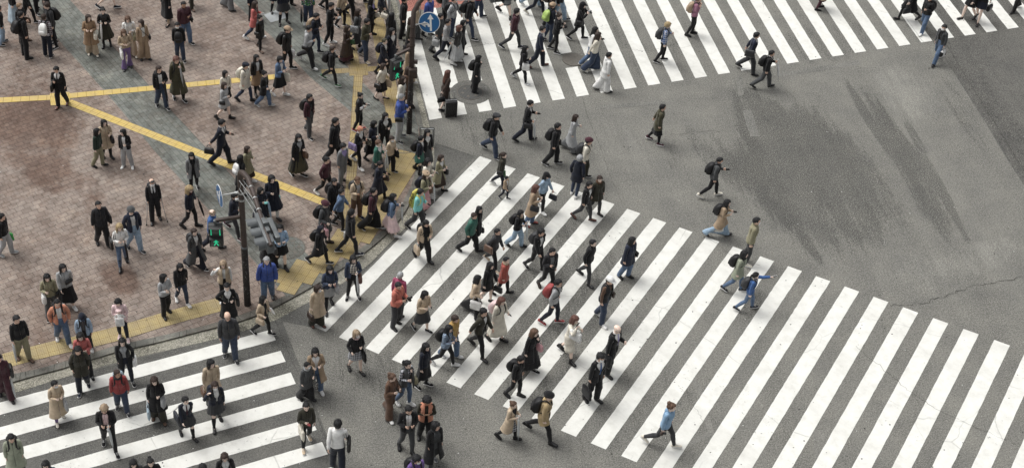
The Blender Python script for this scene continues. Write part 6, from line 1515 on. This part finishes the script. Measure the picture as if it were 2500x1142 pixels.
239 492 600 295 12|m dd 5 0 b 1.05|crop black|jc offblack|pn black|ld black|sb black L|man with slicked black hair in dark jacket
318 506 612 300 18|m kk 12 0 c 1.08|crop black beanie:dgrey|ho navy white|pn ldenim|sn charcoal||stocky man in grey cap, navy hooded jacket and jeans
291 546 651 290 14|f pp 28 0|long gold|sw white|sl denim|kb black|sb black R,um black L 0.1|blonde woman in white sweater, jeans and tall black boots
2 522 622 345 12|m dd 8 0|short black|sw black|pn lgrey|sn lgrey|gb bgreen L|person in black top with bright green bag at the left edge
152 646 749 290 14|f dd 8 20|mid black|hd lgrey|midi black bare|sn white|bb black L|girl in light grey hoodie and long black skirt
113 670 772 285 10|f dp 22 0|mid black|hd khaki|wd dgrey|sn black|xb black L,gb white R|girl in khaki sweatshirt behind man in orange jacket
138 732 838 290 16|m kk 25 0 b 1.05|crop black|jk orange white|pn denim|sn white|bp black|man in orange jacket and jeans stepping on yellow tiles
38 771 878 300 10|m dd 8 0 b 1.05|short offblack|sw black|pn khaki|ld brown|um clear R 0.2|man in black sweater and khaki trousers with clear umbrella
199 766 863 280 8|m dd 38 0|short black cap:dnavy|jk ldenim dgrey|pn black|sn white|bp dnavy|person in navy cap and pale denim jacket looking down
195 813 922 285 12|f pp 20 0|mid black|hd coral|pn black|sn black||woman in coral pink hooded jacket by the kerb
287 730 828 272 6|f xx 38 0|bob black|jc palepink|sl dnavy|sn palepink|BABY x|woman in pale pink top carrying a baby in a sling
398 670 769 310 8|f xp 8 40|mid black|sw lgrey|pn black|bt black||woman in black-sleeved grey baseball top
439 644 742 290 16|f dd 32 0|long black|hd black|sl ddenim|sn white|ph black L|girl in cropped black hoodie, navy jeans and white shoes
545 637 738 275 4|f du 30 0 c|mid tan|vs beige white|sl black|sn white||blonde woman in white sweater and beige vest touching her hair
554 692 797 285 0|f pw 15 0|short black|suit black white|knee black tights|hl black|sb black L|woman in black suit standing hand on hip
555 763 884 278 14|m dd 12 0 b 1.12|none black glasses|jc charcoal|pn ddenim|sn charcoal||bald bespectacled man in charcoal jacket stepping off the kerb
641 723 817 325 22|f ps 8 20|long black|jk beige black|sl black|sn black|hb beige R,bk white L|woman in beige jacket hugging books, stepping off the kerb
651 628 735 275 10|m dd 15 0 c 1.10|crop lgrey|pf royal|pn denim|ld charcoal|bp black|grey-haired man in royal blue padded jacket
473 559 656 310 20|f kd 8 0|short dbrown|lo dgrey white|fl dnavy|sn black|bp charcoal|woman in long dark grey cardigan with charcoal bag
775 697 796 300 6|f dd 10 30|bob dbrown mask|ct beige|wd dolive|ld rust|hb dbrown R|masked woman in beige trench coat and rust shoes
806 650 756 288 14|f pp 22 0|long black|jc ddenim|mini lgrey tights|ld black|xb black R,gb lgrey L,ph red L|woman in off-shoulder denim jacket and pale grey skirt
862 625 727 275 0|f pd 22 0|long black|jk ddenim white scarf:cream~plaid stails|sl black|sn black|hb rust L,um clear L|woman in denim jacket and checked cream scarf
977 665 770 60 4|f dd 22 0|crop lgrey|jc magenta|pn dgrey|ld black||grey-haired woman in magenta jacket behind salmon jacket
972 689 796 320 4|m pp 25 0 b 1.05|crop offblack|jc salmon|pn charcoal|ld black|xb black L,cm black L|man in salmon jacket holding a camera
1037 711 808 305 18|f pp 28 10|mid black|jc beige|knee charcoal bare|sn black|ph black L|woman in beige jacket and charcoal skirt using her phone
870 807 908 292 14|f ps 10 0|mid tan mask|jc black scarf:palepink|mini grey~plaid bare|ld black|tt black L|masked girl in plaid skirt with large black tote
1214 559 652 322 26|m dd 12 0|crop black|jc charcoal|sl black|sn beige|sb brown R,ph black R|man in charcoal jacket with brown shoulder bag
1197 641 738 320 16|f fd 8 0|mid black hood:black|pk black|mini dbrown bare|ld black|hb black L|girl in black hooded jacket and brown shorts
1236 628 716 340 20|f kd 8 0|crop offblack|pk brick scarf:beige|sl black|ld black||woman in brick red coat and beige scarf
1166 673 770 335 26|f ds 10 20|mid black|jc beige|wd black|ld black|tt white R|woman in pinkish beige jacket with white printed tote
1321 559 660 310 20|m dd 12 0|mop black|ho black white|sl black|sn black|bp charcoal|youth in black jacket over long white hoodie
1350 606 708 292 20|m dp 22 0|crop black|ho offblack grey|sl black|bt dbrown|ph black R|bearded man in dark jacket looking at raised phone
1448 585 686 322 22|m kk 12 0 c|crop offblack|jc black|sl charcoal|ld black||man in black zipped jacket and charcoal trousers walking alone
1363 683 790 335 16|m kk 8 0|short black glasses|sh lgrey|sl dnavy|sn red|bp red|man in pale shirt with red backpack and red shoes
1225 727 832 312 16|f pg 25 0|mid rust|bl cream|midi cream bare|ld black|bp palepink,ph black L|woman in fluffy cream dress with pale pink backpack
1181 753 862 322 30|m dd 15 0|short black|ho dolive white|sl black|ld black||young man in dark olive bomber over white hoodie
1110 770 872 320 18|m kd 25 0|short dbrown|jc mustard|pn denim|sn white||man in mustard jacket and jeans
1096 795 892 328 28|f pp 20 0|long black|jc ldenim~stripe|sl black|sn white|bp black,ph white L|girl in blue and white striped track jacket with backpack
1404 771 874 322 24|f pu 30 0|mid rust|tn cream|knee cream bare|bt black|tt white R,ph black R|woman in cream knitted dress touching her hair
1305 804 908 312 14|f md 20 0|mid brown|ct black|midip black bare|sn black|hb pink L|woman in black jacket with pink patterned bag
1272 869 968 318 12|m kd 35 10|short black|hd black|sl black|bt black|bp black|man in black hoodie with backpack looking down
1508 795 908 318 12|m pd 20 0 c 1.05|none black glasses|suit black tie:lilac|pn black|ld black|coat black R|bald bespectacled man in black suit with coat over arm
1467 863 980 298 8|m dg 10 0|mop black mask|suit black tie:blue|pn black|ld black|tt black R|masked man in black suit and blue tie with black tote
1640 985 1090 325 30|f dg 10 10 c|updo brown|hd sky|sl charcoal|sn cream|cm dbrown R|woman in light blue hooded sweater striding alone
1340 958 1068 340 30|m bd 8 0 c|crop dbrown beanie:black glasses|po gold black|sl black|bt black|bp black|man in mustard coat and black beanie with backpack
1254 980 1072 325 24|f pp 12 0 c|bun brown|co beige black|knee black~plaid tights|bt black|um clear R 0.1|woman with hair bun in beige coat with clear umbrella
1544 580 678 310 8|f dd 8 30 b 1.12|long black glasses|pk navy|pn denim|bt black|xb black L|bespectacled woman in navy coat with square black bag
1489 676 785 318 14|m dd 28 0|crop black cap:white|vs offblack brown|pn ddenim|sn white|xb dbrown L|man in white cap and dark vest with earphones
1040 839 944 325 8|f dd 12 0|vlong black|jc dnavy ih:1|knee black tights|sn black||long-haired girl in navy jacket and black skirt
995 881 988 310 12|f mp 12 10|pony black|vs dgrey dnavy~plaid|sl denim|sn white|hb khaki L,um dgrey L 0.05|woman in grey vest and checked shirt with khaki bag
957 913 1015 315 18|f pp 12 30|updo brown|sw brown|wd brown|sn white|sb black~leopard L,ph black L|woman with messy brown bun in brown sweatsuit
1043 969 1075 272 8|m xx 32 0 d|afro black|vs orange dolive|pn black|bt black||man with curly black hair in orange vest, arms crossed
998 991 1112 282 14|m pp 38 0|crop black|jk black white|sl dgrey|bt black|ph black L|man in black blazer and side-striped trousers looking down
1063 1031 1140 295 12|f dd 8 30 b|bob black|lo black black scarf:dgrey stails|pn dgrey|sn grey|um silver R|woman in black coat and long grey scarf
1018 1112 1222 300 8|m dd 20 0|mop black mask|ho purple purple|pn black|sn black|bp black|masked person in purple hood at the bottom edge
825 1026 1148 85 16|m dd 5 0|short black|sw white|pn dnavy|ld black|sb black R|man in white sweater seen from behind with black bag
747 984 1098 290 18|f dp 22 0|bun black|jc dolive|sl black|sn beige|tt cream R,ph red R|woman in dark olive bomber with cream tote
770 851 960 280 6|f pp 20 0|mid black|co tan white|pn denim|sn white||woman in tan coat beside grey jacket and patterned scarf
749 885 976 310 14|f pd 12 20|crop black mask|pk dgrey scarf:silver|wd black|bt black|tt dnavy~dots L|masked person in dark grey jacket and patterned scarf
188 847 953 285 12|m kk 15 0|mop black|pk dolive|pn dnavy|sn dnavy|bp black|young man in dark olive parka on the first bar
297 826 932 280 12|f kd 8 0|long black|cd black lgrey|sl dnavy|sn black|hb white L|long-haired woman in black coat and grey top
285 903 1005 280 14|m dd 8 40 d 1.06|crop dbrown|jc red scarf:charcoal|pn ddenim|sn charcoal|bp paleblue|man in red hooded jacket with pale blue backpack
131 930 1027 300 12|f pp 12 20|short black mask|lc beige|sl violet|ld cream|tt lgrey L|masked woman in long beige coat with grey bag
376 921 1030 278 8|f pd 15 0|mid dbrown|ct black|wd dolive|ld brown|gb lgrey L,tt paleblue R,ph white R|woman in black coat with pale blue and grey bags
254 989 1100 280 22|m pp 38 0|mop tan|jk black palepink|sl black|sn black|um clear L 0.1,ph white L|youth in black jacket over pale pink hoodie
25 1061 1166 285 8|m dd 22 0|short black|ct sage tie:black|pn black|ld black|bp black|man in sage green coat at the lower left corner
-6 866 972 285 14|m dd 8 0|short black|jc maroon|wd maroon|ld black|um clear L 0.25,sb black L|person in maroon clothes at the left edge by the kerb
514 879 990 290 8|f dg 8 30|mid black|ct beige|knee black tights|ld black|hb brown R|woman in beige trench coat with brown handbag
524 933 1040 292 14|f du 12 0|vlong dbrown mask|blz dnavy white|minip charcoal socks|ld black|bp dnavy|masked long-haired schoolgirl touching her hair
451 969 1068 295 16|f dd 8 20|short black|blz dnavy white tie:maroon|minip charcoal socks|ld black|sb dnavy R|short-haired schoolgirl with navy school bag
111 1126 1240 280 8|f dd 12 0|long black|jc ddenim|knee black tights|ld black||dark-haired head in denim jacket cut off at lower left
325 1123 1236 290 8|f dd 22 0|mid black|jc dgrey|knee black tights|ld black||left one of two dark heads at the bottom edge
367 1120 1234 285 8|f dd 22 0|bun black|jc black|knee black tights|ld black||right one of two dark heads, with tied-back hair
494 1134 1246 285 8|m dd 22 0|short black|jc black|pn black|sn black||short dark head barely showing at the bottom edge
548 1106 1222 285 8|f dd 25 0|long dbrown|blz black white|wd black|ld black||brown-haired woman in black blazer cut off at the bottom
1758 385 481 348 24|m pd 32 0|crop black mask|jc dgrey|sl black|sn cream|bp black,ph black L|masked man in dark grey jacket reading his phone alone
1777 488 577 342 30|f pp 18 0|long black|ct tan|fl ldenim|ld black|bp black,ph black L|woman in tan trench coat and flared pale jeans
1848 532 642 345 6|m kd 8 0|crop black mask|jc khaki|sl charcoal|sn cream||masked man in khaki jacket and charcoal trousers
1819 613 711 330 24|f kd 12 0|long black|pk sage scarf:black|sl denim|sn black|bp black|long-haired woman in sage green coat and black scarf
1846 666 756 345 28|f rd 5 20|pony black|jc blue scarf:cream~plaid|sl denim|sn black|bp charcoal,ph white L|woman in blue jacket holding her phone up high
"""
for _i, _l in enumerate(PEOPLE.strip().split("\n")):
    person(_l, _i)
